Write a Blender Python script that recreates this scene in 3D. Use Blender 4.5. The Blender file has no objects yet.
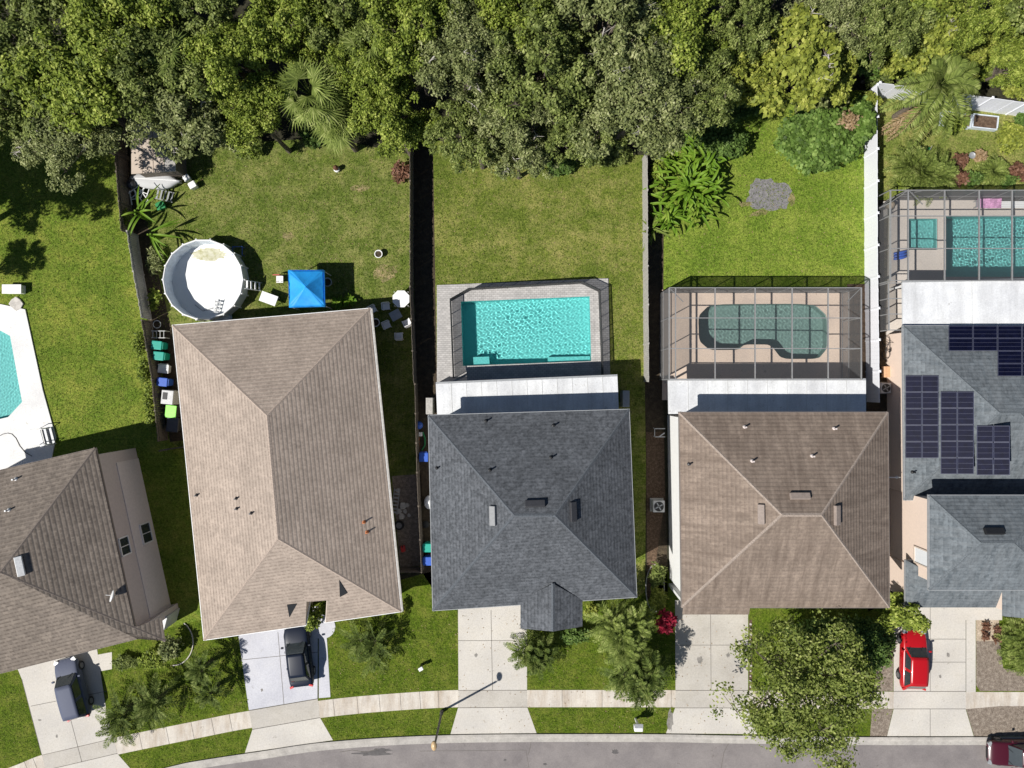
import bpy, math, random
import numpy as np
from mathutils import Vector, Matrix
from mathutils.geometry import tessellate_polygon
SUN, SKY, EXPO = 5.0, .05, .2
R = math.radians
S = bpy.context.scene
COL = S.collection
H, F = 52.0, 702.0          # flight height and focal length in pixels
random.seed(4)
V3 = Vector

def g(px, py, h=0.0):
    """ground plan point under which something of height h is seen at that spot of the photo"""
    k = (H - h) / F
    return V3(((px - 512) * k, (384 - py) * k, h))

def hit(px, py, a, b, c):
    d = V3(((px - 512) / F, (384 - py) / F, -1.0)); o = V3((0, 0, H))
    n = (b - a).cross(c - a)
    return o + d * ((a - o).dot(n) / d.dot(n))

# ------------------------------------------------------------------ scene graph helpers
ORG = {}
def root(name, label, cat, loc=(0, 0, 0), rz=0.0, group=None):
    o = bpy.data.objects.new(name, None); COL.objects.link(o)
    o.empty_display_size = .2
    o.location = loc; o.rotation_euler = (0, 0, rz)
    o['label'] = label; o['category'] = cat
    if group: o['group'] = group
    ORG[o.name] = V3(loc) if rz == 0 else V3((0, 0, 0))
    return o

def tag(o, label, cat, group=None):
    o['label'] = label; o['category'] = cat
    if group: o['group'] = group
    return o

def struct(o):
    o['kind'] = 'structure'; return o

def dup(src, loc, rz=None, label=None, group=None, scale=None):
    def rec(s, parent):
        c = s.copy(); COL.objects.link(c)
        if parent is not None: c.parent = parent
        for ch in list(s.children): rec(ch, c)
        return c
    r = rec(src, None)
    r.location = loc
    if rz is not None: r.rotation_euler = (0, 0, rz)
    if scale is not None: r.scale = (scale,) * 3 if isinstance(scale, (int, float)) else scale
    if label: r['label'] = label
    if group: r['group'] = group
    return r

class MB:
    def __init__(s): s.v = []; s.f = []; s.m = []; s.uv = {}
    def add(s, vs, fs, mi=0):
        b = len(s.v); s.v += [tuple(p) for p in vs]
        for q in fs: s.f.append(tuple(b + i for i in q)); s.m.append(mi)
        return s
    def box(s, c, d, rz=0.0, mi=0, tilt=None):
        x, y, z = d[0] / 2, d[1] / 2, d[2] / 2
        M = Matrix.Rotation(rz, 3, 'Z')
        if tilt: M = M @ Matrix.Rotation(tilt[0], 3, 'X') @ Matrix.Rotation(tilt[1], 3, 'Y')
        P = [V3(c) + M @ V3((a * x, b * y, e * z)) for e in (-1, 1) for a, b in ((-1, -1), (1, -1), (1, 1), (-1, 1))]
        return s.add(P, [(3, 2, 1, 0), (4, 5, 6, 7), (0, 1, 5, 4), (1, 2, 6, 5), (2, 3, 7, 6), (3, 0, 4, 7)], mi)
    def prism(s, poly, z0, z1, mi=0):
        n = len(poly)
        a = sum(poly[i][0] * poly[(i + 1) % n][1] - poly[(i + 1) % n][0] * poly[i][1] for i in range(n))
        if a < 0: poly = poly[::-1]
        P = [(p[0], p[1], z0) for p in poly] + [(p[0], p[1], z1) for p in poly]
        fs = [tuple(range(n - 1, -1, -1)), tuple(range(n, 2 * n))]
        fs += [(i, (i + 1) % n, n + (i + 1) % n, n + i) for i in range(n)]
        return s.add(P, fs, mi)
    def tube(s, pts, r, n=6, mi=0):
        pts = [V3(p) for p in pts]; rs = r if isinstance(r, (list, tuple)) else [r] * len(pts)
        P = []
        for i, p in enumerate(pts):
            t = (pts[min(i + 1, len(pts) - 1)] - pts[max(i - 1, 0)]).normalized()
            u = t.cross(V3((0, 0, 1)))
            if u.length < .05: u = t.cross(V3((1, 0, 0)))
            u.normalize(); w = t.cross(u)
            for k in range(n):
                a = 2 * math.pi * k / n
                P.append(p + (u * math.cos(a) + w * math.sin(a)) * rs[i])
        m = len(pts); fs = []
        for i in range(m - 1):
            for k in range(n):
                fs.append((i * n + k, i * n + (k + 1) % n, (i + 1) * n + (k + 1) % n, (i + 1) * n + k))
        fs.append(tuple(range(n - 1, -1, -1))); fs.append(tuple((m - 1) * n + k for k in range(n)))
        return s.add(P, [q[::-1] for q in fs], mi)
    def beam(s, a, b, w, mi=0, w2=None):
        a, b = V3(a), V3(b); t = (b - a).normalized(); w2 = w2 or w
        u = t.cross(V3((0, 0, 1)))
        if u.length < .05: u = V3((1, 0, 0)).cross(t)
        u.normalize(); n = t.cross(u)
        P = [p + u * i * w / 2 + n * j * w2 / 2 for p in (a, b) for i, j in ((-1, -1), (1, -1), (1, 1), (-1, 1))]
        return s.add(P, [(3, 2, 1, 0), (4, 5, 6, 7), (0, 1, 5, 4), (1, 2, 6, 5), (2, 3, 7, 6), (3, 0, 4, 7)], mi)
    def lathe(s, prof, c=(0, 0, 0), n=20, mi=0, sx=1, sy=1):
        P = []; c = V3(c)
        for r, z in prof:
            for k in range(n):
                a = 2 * math.pi * k / n
                P.append(c + V3((r * math.cos(a) * sx, r * math.sin(a) * sy, z)))
        fs = []
        for i in range(len(prof) - 1):
            for k in range(n):
                fs.append((i * n + k, i * n + (k + 1) % n, (i + 1) * n + (k + 1) % n, (i + 1) * n + k))
        if prof[0][0] > 1e-4: fs.append(tuple(range(n - 1, -1, -1)))
        if prof[-1][0] > 1e-4: fs.append(tuple((len(prof) - 1) * n + k for k in range(n)))
        return s.add(P, fs, mi)
    def face(s, pts, mi=0, uv=False):
        b = len(s.v); s.v += [tuple(p) for p in pts]
        s.f.append(tuple(range(b, b + len(pts)))); s.m.append(mi)
        if uv:
            a, c = V3(pts[0]), V3(pts[1]); u = (c - a).normalized()
            n = None
            for k in range(2, len(pts)):
                n = (c - a).cross(V3(pts[k]) - a)
                if n.length > 1e-4: break
            n.normalize(); w = n.cross(u)
            ax = V3((round(u.x, 3) * 0, 0, 0))
            s.uv[len(s.f) - 1] = [((V3(p)).dot(u), (V3(p) - a).dot(w)) for p in pts]
        return s
    def build(s, name, mats, parent=None, smooth=False, base=None, bevel=0, subsurf=0, solid=0):
        off = V3((0, 0, 0))
        if parent is not None: off = ORG.get(parent.name, V3((0, 0, 0)))
        elif base is not None: off = V3(base)
        me = bpy.data.meshes.new(name)
        me.from_pydata([tuple(V3(p) - off) for p in s.v], [], s.f)
        if not isinstance(mats, (list, tuple)): mats = [mats]
        for m in mats: me.materials.append(m)
        if len(mats) > 1: me.polygons.foreach_set('material_index', s.m)
        if s.uv:
            L = me.uv_layers.new(name='UVMap')
            for fi, uvs in s.uv.items():
                p = me.polygons[fi]
                for k, li in enumerate(p.loop_indices): L.data[li].uv = uvs[k]
        if smooth: me.polygons.foreach_set('use_smooth', [True] * len(me.polygons))
        me.update()
        o = bpy.data.objects.new(name, me); COL.objects.link(o)
        if parent is not None:
            o.parent = parent; ORG[o.name] = off
        else:
            o.location = off; ORG[o.name] = off
        if solid:
            md = o.modifiers.new('solid', 'SOLIDIFY'); md.thickness = solid
        if bevel:
            md = o.modifiers.new('bevel', 'BEVEL'); md.width = bevel; md.segments = 2; md.limit_method = 'ANGLE'
        if subsurf:
            md = o.modifiers.new('sub', 'SUBSURF'); md.levels = subsurf; md.render_levels = subsurf
        return o

def sheet(name, outer, z, mat, holes=(), parent=None, kind=True, base=None):
    loops = [[V3((p[0], p[1], 0)) for p in outer]] + [[V3((p[0], p[1], 0)) for p in h] for h in holes]
    tris = tessellate_polygon(loops); P = [p for l in loops for p in l]
    mb = MB(); fs = []
    for t in tris:
        a, b, c = (P[i] for i in t)
        fs.append(t if (b - a).cross(c - a).z > 0 else t[::-1])
    mb.add([(p.x, p.y, z) for p in P], fs)
    o = mb.build(name, mat, parent, base=base)
    if kind and parent is None: struct(o)
    return o
def G(pts, h=0.0): return [g(x, y, h) for x, y in pts]

# ------------------------------------------------------------------ materials
def newmat(name):
    m = bpy.data.materials.new(name); m.use_nodes = True
    nt = m.node_tree; return m, nt, nt.nodes, nt.links, nt.nodes['Principled BSDF']
def ramp(N, stops):
    r = N.new('ShaderNodeValToRGB'); e = r.color_ramp.elements
    e[0].position, e[0].color = stops[0][0], (*stops[0][1], 1)
    e[1].position, e[1].color = stops[-1][0], (*stops[-1][1], 1)
    for p, c in stops[1:-1]:
        k = e.new(p); k.color = (*c, 1)
    return r
def noise(N, L, vec, scale, detail=3, rough=.6):
    n = N.new('ShaderNodeTexNoise'); n.inputs['Scale'].default_value = scale
    n.inputs['Detail'].default_value = detail; n.inputs['Roughness'].default_value = rough
    if vec is not None: L.new(vec, n.inputs['Vector'])
    return n
def mixc(N, L, fac, a, b, mode='MIX'):
    m = N.new('ShaderNodeMix'); m.data_type = 'RGBA'; m.blend_type = mode
    for sock, val in ((m.inputs[0], fac), (m.inputs[6], a), (m.inputs[7], b)):
        if hasattr(val, 'is_linked') or hasattr(val, 'links'): L.new(val, sock)
        elif isinstance(val, (tuple, list)): sock.default_value = (*val[:3], 1)
        else: sock.default_value = val
    return m.outputs[2]
def worldpos(N):
    gm = N.new('ShaderNodeNewGeometry'); return gm.outputs['Position']
def plain(name, col, rough=.6, metal=0.0, var=.12, scale=6.0, bump=0.0, coat=0.0, spec=None):
    m, nt, N, L, P = newmat(name)
    P.inputs['Roughness'].default_value = rough; P.inputs['Metallic'].default_value = metal
    if coat: P.inputs['Coat Weight'].default_value = coat; P.inputs['Coat Roughness'].default_value = .05
    if spec is not None: P.inputs['Specular IOR Level'].default_value = spec
    tc = N.new('ShaderNodeTexCoord'); n = noise(N, L, tc.outputs['Object'], scale)
    a = tuple(c * (1 - var) for c in col); b = tuple(min(1, c * (1 + var)) for c in col)
    r = ramp(N, [(.3, a), (.7, b)]); L.new(n.outputs['Fac'], r.inputs[0]); L.new(r.outputs[0], P.inputs['Base Color'])
    if bump:
        bp = N.new('ShaderNodeBump'); bp.inputs['Strength'].default_value = bump; bp.inputs['Distance'].default_value = .02
        n2 = noise(N, L, tc.outputs['Object'], scale * 6); L.new(n2.outputs['Fac'], bp.inputs['Height']); L.new(bp.outputs[0], P.inputs['Normal'])
    return m
def lawn(name, dark, light, dry, drymix=.5, seed=0.0, dscale=.35):
    m, nt, N, L, P = newmat(name); pos = worldpos(N)
    mp = N.new('ShaderNodeMapping'); mp.inputs['Location'].default_value = (seed, seed * 1.7, 0); L.new(pos, mp.inputs[0]); pos = mp.outputs[0]
    fine = noise(N, L, pos, 4.2, 5, .85); mid = noise(N, L, pos, 1.3, 5, .7); big = noise(N, L, pos, dscale, 5, .65)
    r1 = ramp(N, [(.34, tuple(c * .7 for c in dark)), (.5, tuple((a + b) / 2 for a, b in zip(dark, light))), (.66, tuple(c * 1.08 for c in light))]); L.new(fine.outputs['Fac'], r1.inputs[0])
    dn = noise(N, L, pos, 3.1, 4, .8)
    s1 = N.new('ShaderNodeMath'); s1.operation = 'MULTIPLY_ADD'; s1.inputs[1].default_value = .45; L.new(mid.outputs['Fac'], s1.inputs[0])
    s2 = N.new('ShaderNodeMath'); s2.operation = 'MULTIPLY'; s2.inputs[1].default_value = .35; L.new(big.outputs['Fac'], s2.inputs[0]); L.new(s2.outputs[0], s1.inputs[2])
    s3 = N.new('ShaderNodeMath'); s3.operation = 'MULTIPLY_ADD'; s3.inputs[1].default_value = .3; L.new(dn.outputs['Fac'], s3.inputs[0]); L.new(s1.outputs[0], s3.inputs[2])
    r2 = ramp(N, [(.5, (0, 0, 0)), (.66, (1, 1, 1))]); L.new(s3.outputs[0], r2.inputs[0])
    ml = N.new('ShaderNodeMath'); ml.operation = 'MULTIPLY'; ml.inputs[1].default_value = drymix; L.new(r2.outputs[0], ml.inputs[0])
    c = mixc(N, L, ml.outputs[0], r1.outputs[0], dry)
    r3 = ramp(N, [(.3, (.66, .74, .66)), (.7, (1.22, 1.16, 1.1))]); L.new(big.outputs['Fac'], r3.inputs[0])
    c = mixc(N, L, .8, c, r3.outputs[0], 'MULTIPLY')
    vf = noise(N, L, pos, 8.5, 3, .8); r4 = ramp(N, [(.34, (.5, .55, .45)), (.64, (1.4, 1.34, 1.3))]); L.new(vf.outputs['Fac'], r4.inputs[0])
    c = mixc(N, L, .9, c, r4.outputs[0], 'MULTIPLY')
    L.new(c, P.inputs['Base Color']); P.inputs['Roughness'].default_value = .9; P.inputs['Specular IOR Level'].default_value = .1
    bp = N.new('ShaderNodeBump'); bp.inputs['Strength'].default_value = .8; bp.inputs['Distance'].default_value = .12
    L.new(vf.outputs['Fac'], bp.inputs['Height']); L.new(bp.outputs[0], P.inputs['Normal'])
    return m
def litter(name, cols, scale=3.0, bump=.6):
    m, nt, N, L, P = newmat(name); pos = worldpos(N)
    a = noise(N, L, pos, scale, 6, .75); r = ramp(N, [(.3, cols[0]), (.5, cols[1]), (.7, cols[2])]); L.new(a.outputs['Fac'], r.inputs[0])
    b = noise(N, L, pos, scale * 7, 3, .7); r2 = ramp(N, [(.35, (.5, .5, .5)), (.65, (1.25, 1.25, 1.25))]); L.new(b.outputs['Fac'], r2.inputs[0])
    c = mixc(N, L, 1.0, r.outputs[0], r2.outputs[0], 'MULTIPLY'); L.new(c, P.inputs['Base Color']); P.inputs['Roughness'].default_value = .95
    bp = N.new('ShaderNodeBump'); bp.inputs['Strength'].default_value = bump; bp.inputs['Distance'].default_value = .05
    L.new(b.outputs['Fac'], bp.inputs['Height']); L.new(bp.outputs[0], P.inputs['Normal'])
    return m
def concrete(name, col, stain, amount=.5, sscale=.9, streak=False):
    m, nt, N, L, P = newmat(name); pos = worldpos(N)
    a = noise(N, L, pos, sscale, 6, .7); r = ramp(N, [(.42, (0, 0, 0)), (.75, (1, 1, 1))])
    if streak:
        mp = N.new('ShaderNodeMapping'); mp.inputs['Scale'].default_value = (1.6, .25, 1); L.new(pos, mp.inputs[0]); L.new(mp.outputs[0], a.inputs['Vector'])
    L.new(a.outputs['Fac'], r.inputs[0])
    ml = N.new('ShaderNodeMath'); ml.operation = 'MULTIPLY'; ml.inputs[1].default_value = amount; L.new(r.outputs[0], ml.inputs[0])
    c = mixc(N, L, ml.outputs[0], col, stain)
    sp_ = noise(N, L, pos, 1.9, 3, .8); rs = ramp(N, [(.64, (1, 1, 1)), (.76, (.62, .6, .57))]); L.new(sp_.outputs['Fac'], rs.inputs[0]); c = mixc(N, L, 1.0, c, rs.outputs[0], 'MULTIPLY')
    d = noise(N, L, pos, .45, 5, .7); rd = ramp(N, [(.35, (.84, .84, .85)), (.65, (1.06, 1.06, 1.05))]); L.new(d.outputs['Fac'], rd.inputs[0]); c = mixc(N, L, 1.0, c, rd.outputs[0], 'MULTIPLY')
    b = noise(N, L, pos, 9, 4, .75); r2 = ramp(N, [(.3, (.86, .86, .86)), (.7, (1.08, 1.08, 1.08))]); L.new(b.outputs['Fac'], r2.inputs[0])
    c = mixc(N, L, 1.0, c, r2.outputs[0], 'MULTIPLY'); L.new(c, P.inputs['Base Color']); P.inputs['Roughness'].default_value = .85
    bp = N.new('ShaderNodeBump'); bp.inputs['Strength'].default_value = .15; bp.inputs['Distance'].default_value = .01
    L.new(b.outputs['Fac'], bp.inputs['Height']); L.new(bp.outputs[0], P.inputs['Normal'])
    return m
def shingle(name, c1, c2, gap, stain=None, samt=.0, row=.2, wid=.42, dash=.75, spk=.2, bmp=.07):
    """asphalt shingles: butt lines broken into uneven dashes, tabs of slightly different tone, granule speckle"""
    m, nt, N, L, P = newmat(name)
    uv = N.new('ShaderNodeUVMap'); uv.uv_map = 'UVMap'; pos = worldpos(N)
    wn = noise(N, L, uv.outputs[0], 1.6, 2, .5); wv = N.new('ShaderNodeVectorMath'); wv.operation = 'MULTIPLY_ADD'; wv.inputs[1].default_value = (.03, .03, 0); L.new(wn.outputs['Color'], wv.inputs[0]); L.new(uv.outputs[0], wv.inputs[2])
    bk = N.new('ShaderNodeTexBrick'); L.new(wv.outputs[0], bk.inputs['Vector'])
    bk.inputs['Scale'].default_value = 1.0; bk.inputs['Brick Width'].default_value = wid; bk.inputs['Row Height'].default_value = row
    bk.inputs['Mortar Size'].default_value = 0; bk.inputs['Mortar Smooth'].default_value = 0; bk.inputs['Bias'].default_value = 0
    bk.inputs['Color1'].default_value = (*c1, 1); bk.inputs['Color2'].default_value = (*c2, 1); bk.inputs['Mortar'].default_value = (*c1, 1)
    bk.offset = .37; bk.offset_frequency = 3
    sx = N.new('ShaderNodeSeparateXYZ'); L.new(wv.outputs[0], sx.inputs[0])
    dv = N.new('ShaderNodeMath'); dv.operation = 'DIVIDE'; dv.inputs[1].default_value = row; L.new(sx.outputs[1], dv.inputs[0])
    fr = N.new('ShaderNodeMath'); fr.operation = 'FRACT'; L.new(dv.outputs[0], fr.inputs[0])
    ln = ramp(N, [(.0, (1, 1, 1)), (.3, (.55, .55, .55)), (.5, (0, 0, 0))]); L.new(fr.outputs[0], ln.inputs[0])
    fl = N.new('ShaderNodeMath'); fl.operation = 'FLOOR'; L.new(dv.outputs[0], fl.inputs[0])
    cx = N.new('ShaderNodeCombineXYZ'); L.new(sx.outputs[0], cx.inputs[0]); L.new(fl.outputs[0], cx.inputs[1])
    dn = noise(N, L, cx.outputs[0], 6.5, 1, .5); dr = ramp(N, [(.4, (.25, .25, .25)), (.56, (1, 1, 1))]); L.new(dn.outputs['Fac'], dr.inputs[0])
    mk = mixc(N, L, 1.0, ln.outputs[0], dr.outputs[0], 'MULTIPLY')
    sc = N.new('ShaderNodeMath'); sc.operation = 'MULTIPLY'; sc.inputs[1].default_value = dash; L.new(mk, sc.inputs[0])
    c = mixc(N, L, sc.outputs[0], bk.outputs['Color'], gap)
    n = noise(N, L, pos, 5.2, 2.5, .75); r = ramp(N, [(.36, (1 - spk,) * 3), (.5, (1.02,) * 3), (.66, (1 + spk * .75,) * 3)]); L.new(n.outputs['Fac'], r.inputs[0])
    c = mixc(N, L, .85, c, r.outputs[0], 'MULTIPLY')
    n3 = noise(N, L, pos, .6, 5, .65); r3 = ramp(N, [(.3, (.84,) * 3), (.7, (1.12,) * 3)]); L.new(n3.outputs['Fac'], r3.inputs[0])
    c = mixc(N, L, 1, c, r3.outputs[0], 'MULTIPLY')
    if stain:
        mp = N.new('ShaderNodeMapping'); mp.inputs['Scale'].default_value = (2.4, .3, 1); L.new(uv.outputs[0], mp.inputs[0])
        n2 = noise(N, L, mp.outputs[0], 1.0, 7, .72); r2 = ramp(N, [(.4, (0, 0, 0)), (.66, (1, 1, 1))]); L.new(n2.outputs['Fac'], r2.inputs[0])
        ml = N.new('ShaderNodeMath'); ml.operation = 'MULTIPLY'; ml.inputs[1].default_value = samt; L.new(r2.outputs[0], ml.inputs[0])
        c = mixc(N, L, ml.outputs[0], c, stain)
    L.new(c, P.inputs['Base Color']); P.inputs['Roughness'].default_value = .95; P.inputs['Specular IOR Level'].default_value = .15
    bp = N.new('ShaderNodeBump'); bp.inputs['Strength'].default_value = .35; bp.inputs['Distance'].default_value = .02
    hr = ramp(N, [(.0, (.9, .9, .9)), (.62, (.0, .0, .0)), (.98, (1, 1, 1))]); L.new(fr.outputs[0], hr.inputs[0])
    ha = N.new('ShaderNodeMath'); ha.operation = 'MULTIPLY_ADD'; ha.inputs[1].default_value = .25; L.new(n.outputs['Fac'], ha.inputs[0]); L.new(hr.outputs[0], ha.inputs[2])
    bp.inputs['Strength'].default_value = .8; bp.inputs['Distance'].default_value = row * bmp
    L.new(ha.outputs[0], bp.inputs['Height']); L.new(bp.outputs[0], P.inputs['Normal'])
    return m
def leafmat(name, a, b, c=None, trans=.3, rough=.55):
    m, nt, N, L, P = newmat(name)
    gm = N.new('ShaderNodeNewGeometry'); tc = N.new('ShaderNodeTexCoord')
    n = noise(N, L, tc.outputs['Object'], .9, 3, .6)
    ad = N.new('ShaderNodeMath'); ad.operation = 'MULTIPLY_ADD'; ad.inputs[1].default_value = .55; L.new(gm.outputs['Random Per Island'], ad.inputs[0])
    sc = N.new('ShaderNodeMath'); sc.operation = 'MULTIPLY_ADD'; sc.inputs[1].default_value = 1.3; sc.inputs[2].default_value = -.42; L.new(n.outputs['Fac'], sc.inputs[0]); L.new(sc.outputs[0], ad.inputs[2])
    r = ramp(N, [(.1, a), (.6, b), (.95, c or b)]); L.new(ad.outputs[0], r.inputs[0])
    L.new(r.outputs[0], P.inputs['Base Color']); P.inputs['Roughness'].default_value = rough; P.inputs['Specular IOR Level'].default_value = .2
    tr = N.new('ShaderNodeBsdfTranslucent'); L.new(r.outputs[0], tr.inputs['Color'])
    mx = N.new('ShaderNodeMixShader'); mx.inputs[0].default_value = trans
    L.new(P.outputs[0], mx.inputs[1]); L.new(tr.outputs[0], mx.inputs[2]); L.new(mx.outputs[0], N['Material Output'].inputs[0])
    return m
def screen(name, T=.72, col=(.11, .11, .112)):
    m, nt, N, L, P = newmat(name)
    gm = N.new('ShaderNodeNewGeometry'); dt = N.new('ShaderNodeVectorMath'); dt.operation = 'DOT_PRODUCT'
    L.new(gm.outputs['Normal'], dt.inputs[0]); L.new(gm.outputs['Incoming'], dt.inputs[1])
    ab = N.new('ShaderNodeMath'); ab.operation = 'ABSOLUTE'; L.new(dt.outputs['Value'], ab.inputs[0])
    mxm = N.new('ShaderNodeMath'); mxm.operation = 'MAXIMUM'; mxm.inputs[1].default_value = .12; L.new(ab.outputs[0], mxm.inputs[0])
    iv = N.new('ShaderNodeMath'); iv.operation = 'DIVIDE'; iv.inputs[0].default_value = 1; L.new(mxm.outputs[0], iv.inputs[1])
    pw = N.new('ShaderNodeMath'); pw.operation = 'POWER'; pw.inputs[0].default_value = T; L.new(iv.outputs[0], pw.inputs[1])
    tr = N.new('ShaderNodeBsdfTransparent'); mx = N.new('ShaderNodeMixShader')
    P.inputs['Base Color'].default_value = (*col, 1); P.inputs['Roughness'].default_value = .6
    L.new(pw.outputs[0], mx.inputs[0]); L.new(P.outputs[0], mx.inputs[1]); L.new(tr.outputs[0], mx.inputs[2]); L.new(mx.outputs[0], N['Material Output'].inputs[0])
    return m
def watermat(name, col):
    m, nt, N, L, P = newmat(name)
    P.inputs['Base Color'].default_value = (*col, 1); P.inputs['Roughness'].default_value = 0
    P.inputs['Transmission Weight'].default_value = 1; P.inputs['IOR'].default_value = 1.33
    return m
def paver(name, c1, c2, gap, w=.3, h=.15):
    m, nt, N, L, P = newmat(name); pos = worldpos(N)
    bk = N.new('ShaderNodeTexBrick'); L.new(pos, bk.inputs['Vector']); bk.inputs['Scale'].default_value = 1
    bk.inputs['Brick Width'].default_value = w; bk.inputs['Row Height'].default_value = h; bk.inputs['Mortar Size'].default_value = .012
    bk.inputs['Color1'].default_value = (*c1, 1); bk.inputs['Color2'].default_value = (*c2, 1); bk.inputs['Mortar'].default_value = (*gap, 1)
    n = noise(N, L, pos, 1.5, 5, .7); r = ramp(N, [(.3, (.82,) * 3), (.7, (1.12,) * 3)]); L.new(n.outputs['Fac'], r.inputs[0])
    c = mixc(N, L, 1, bk.outputs['Color'], r.outputs[0], 'MULTIPLY'); L.new(c, P.inputs['Base Color']); P.inputs['Roughness'].default_value = .8
    return m

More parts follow.
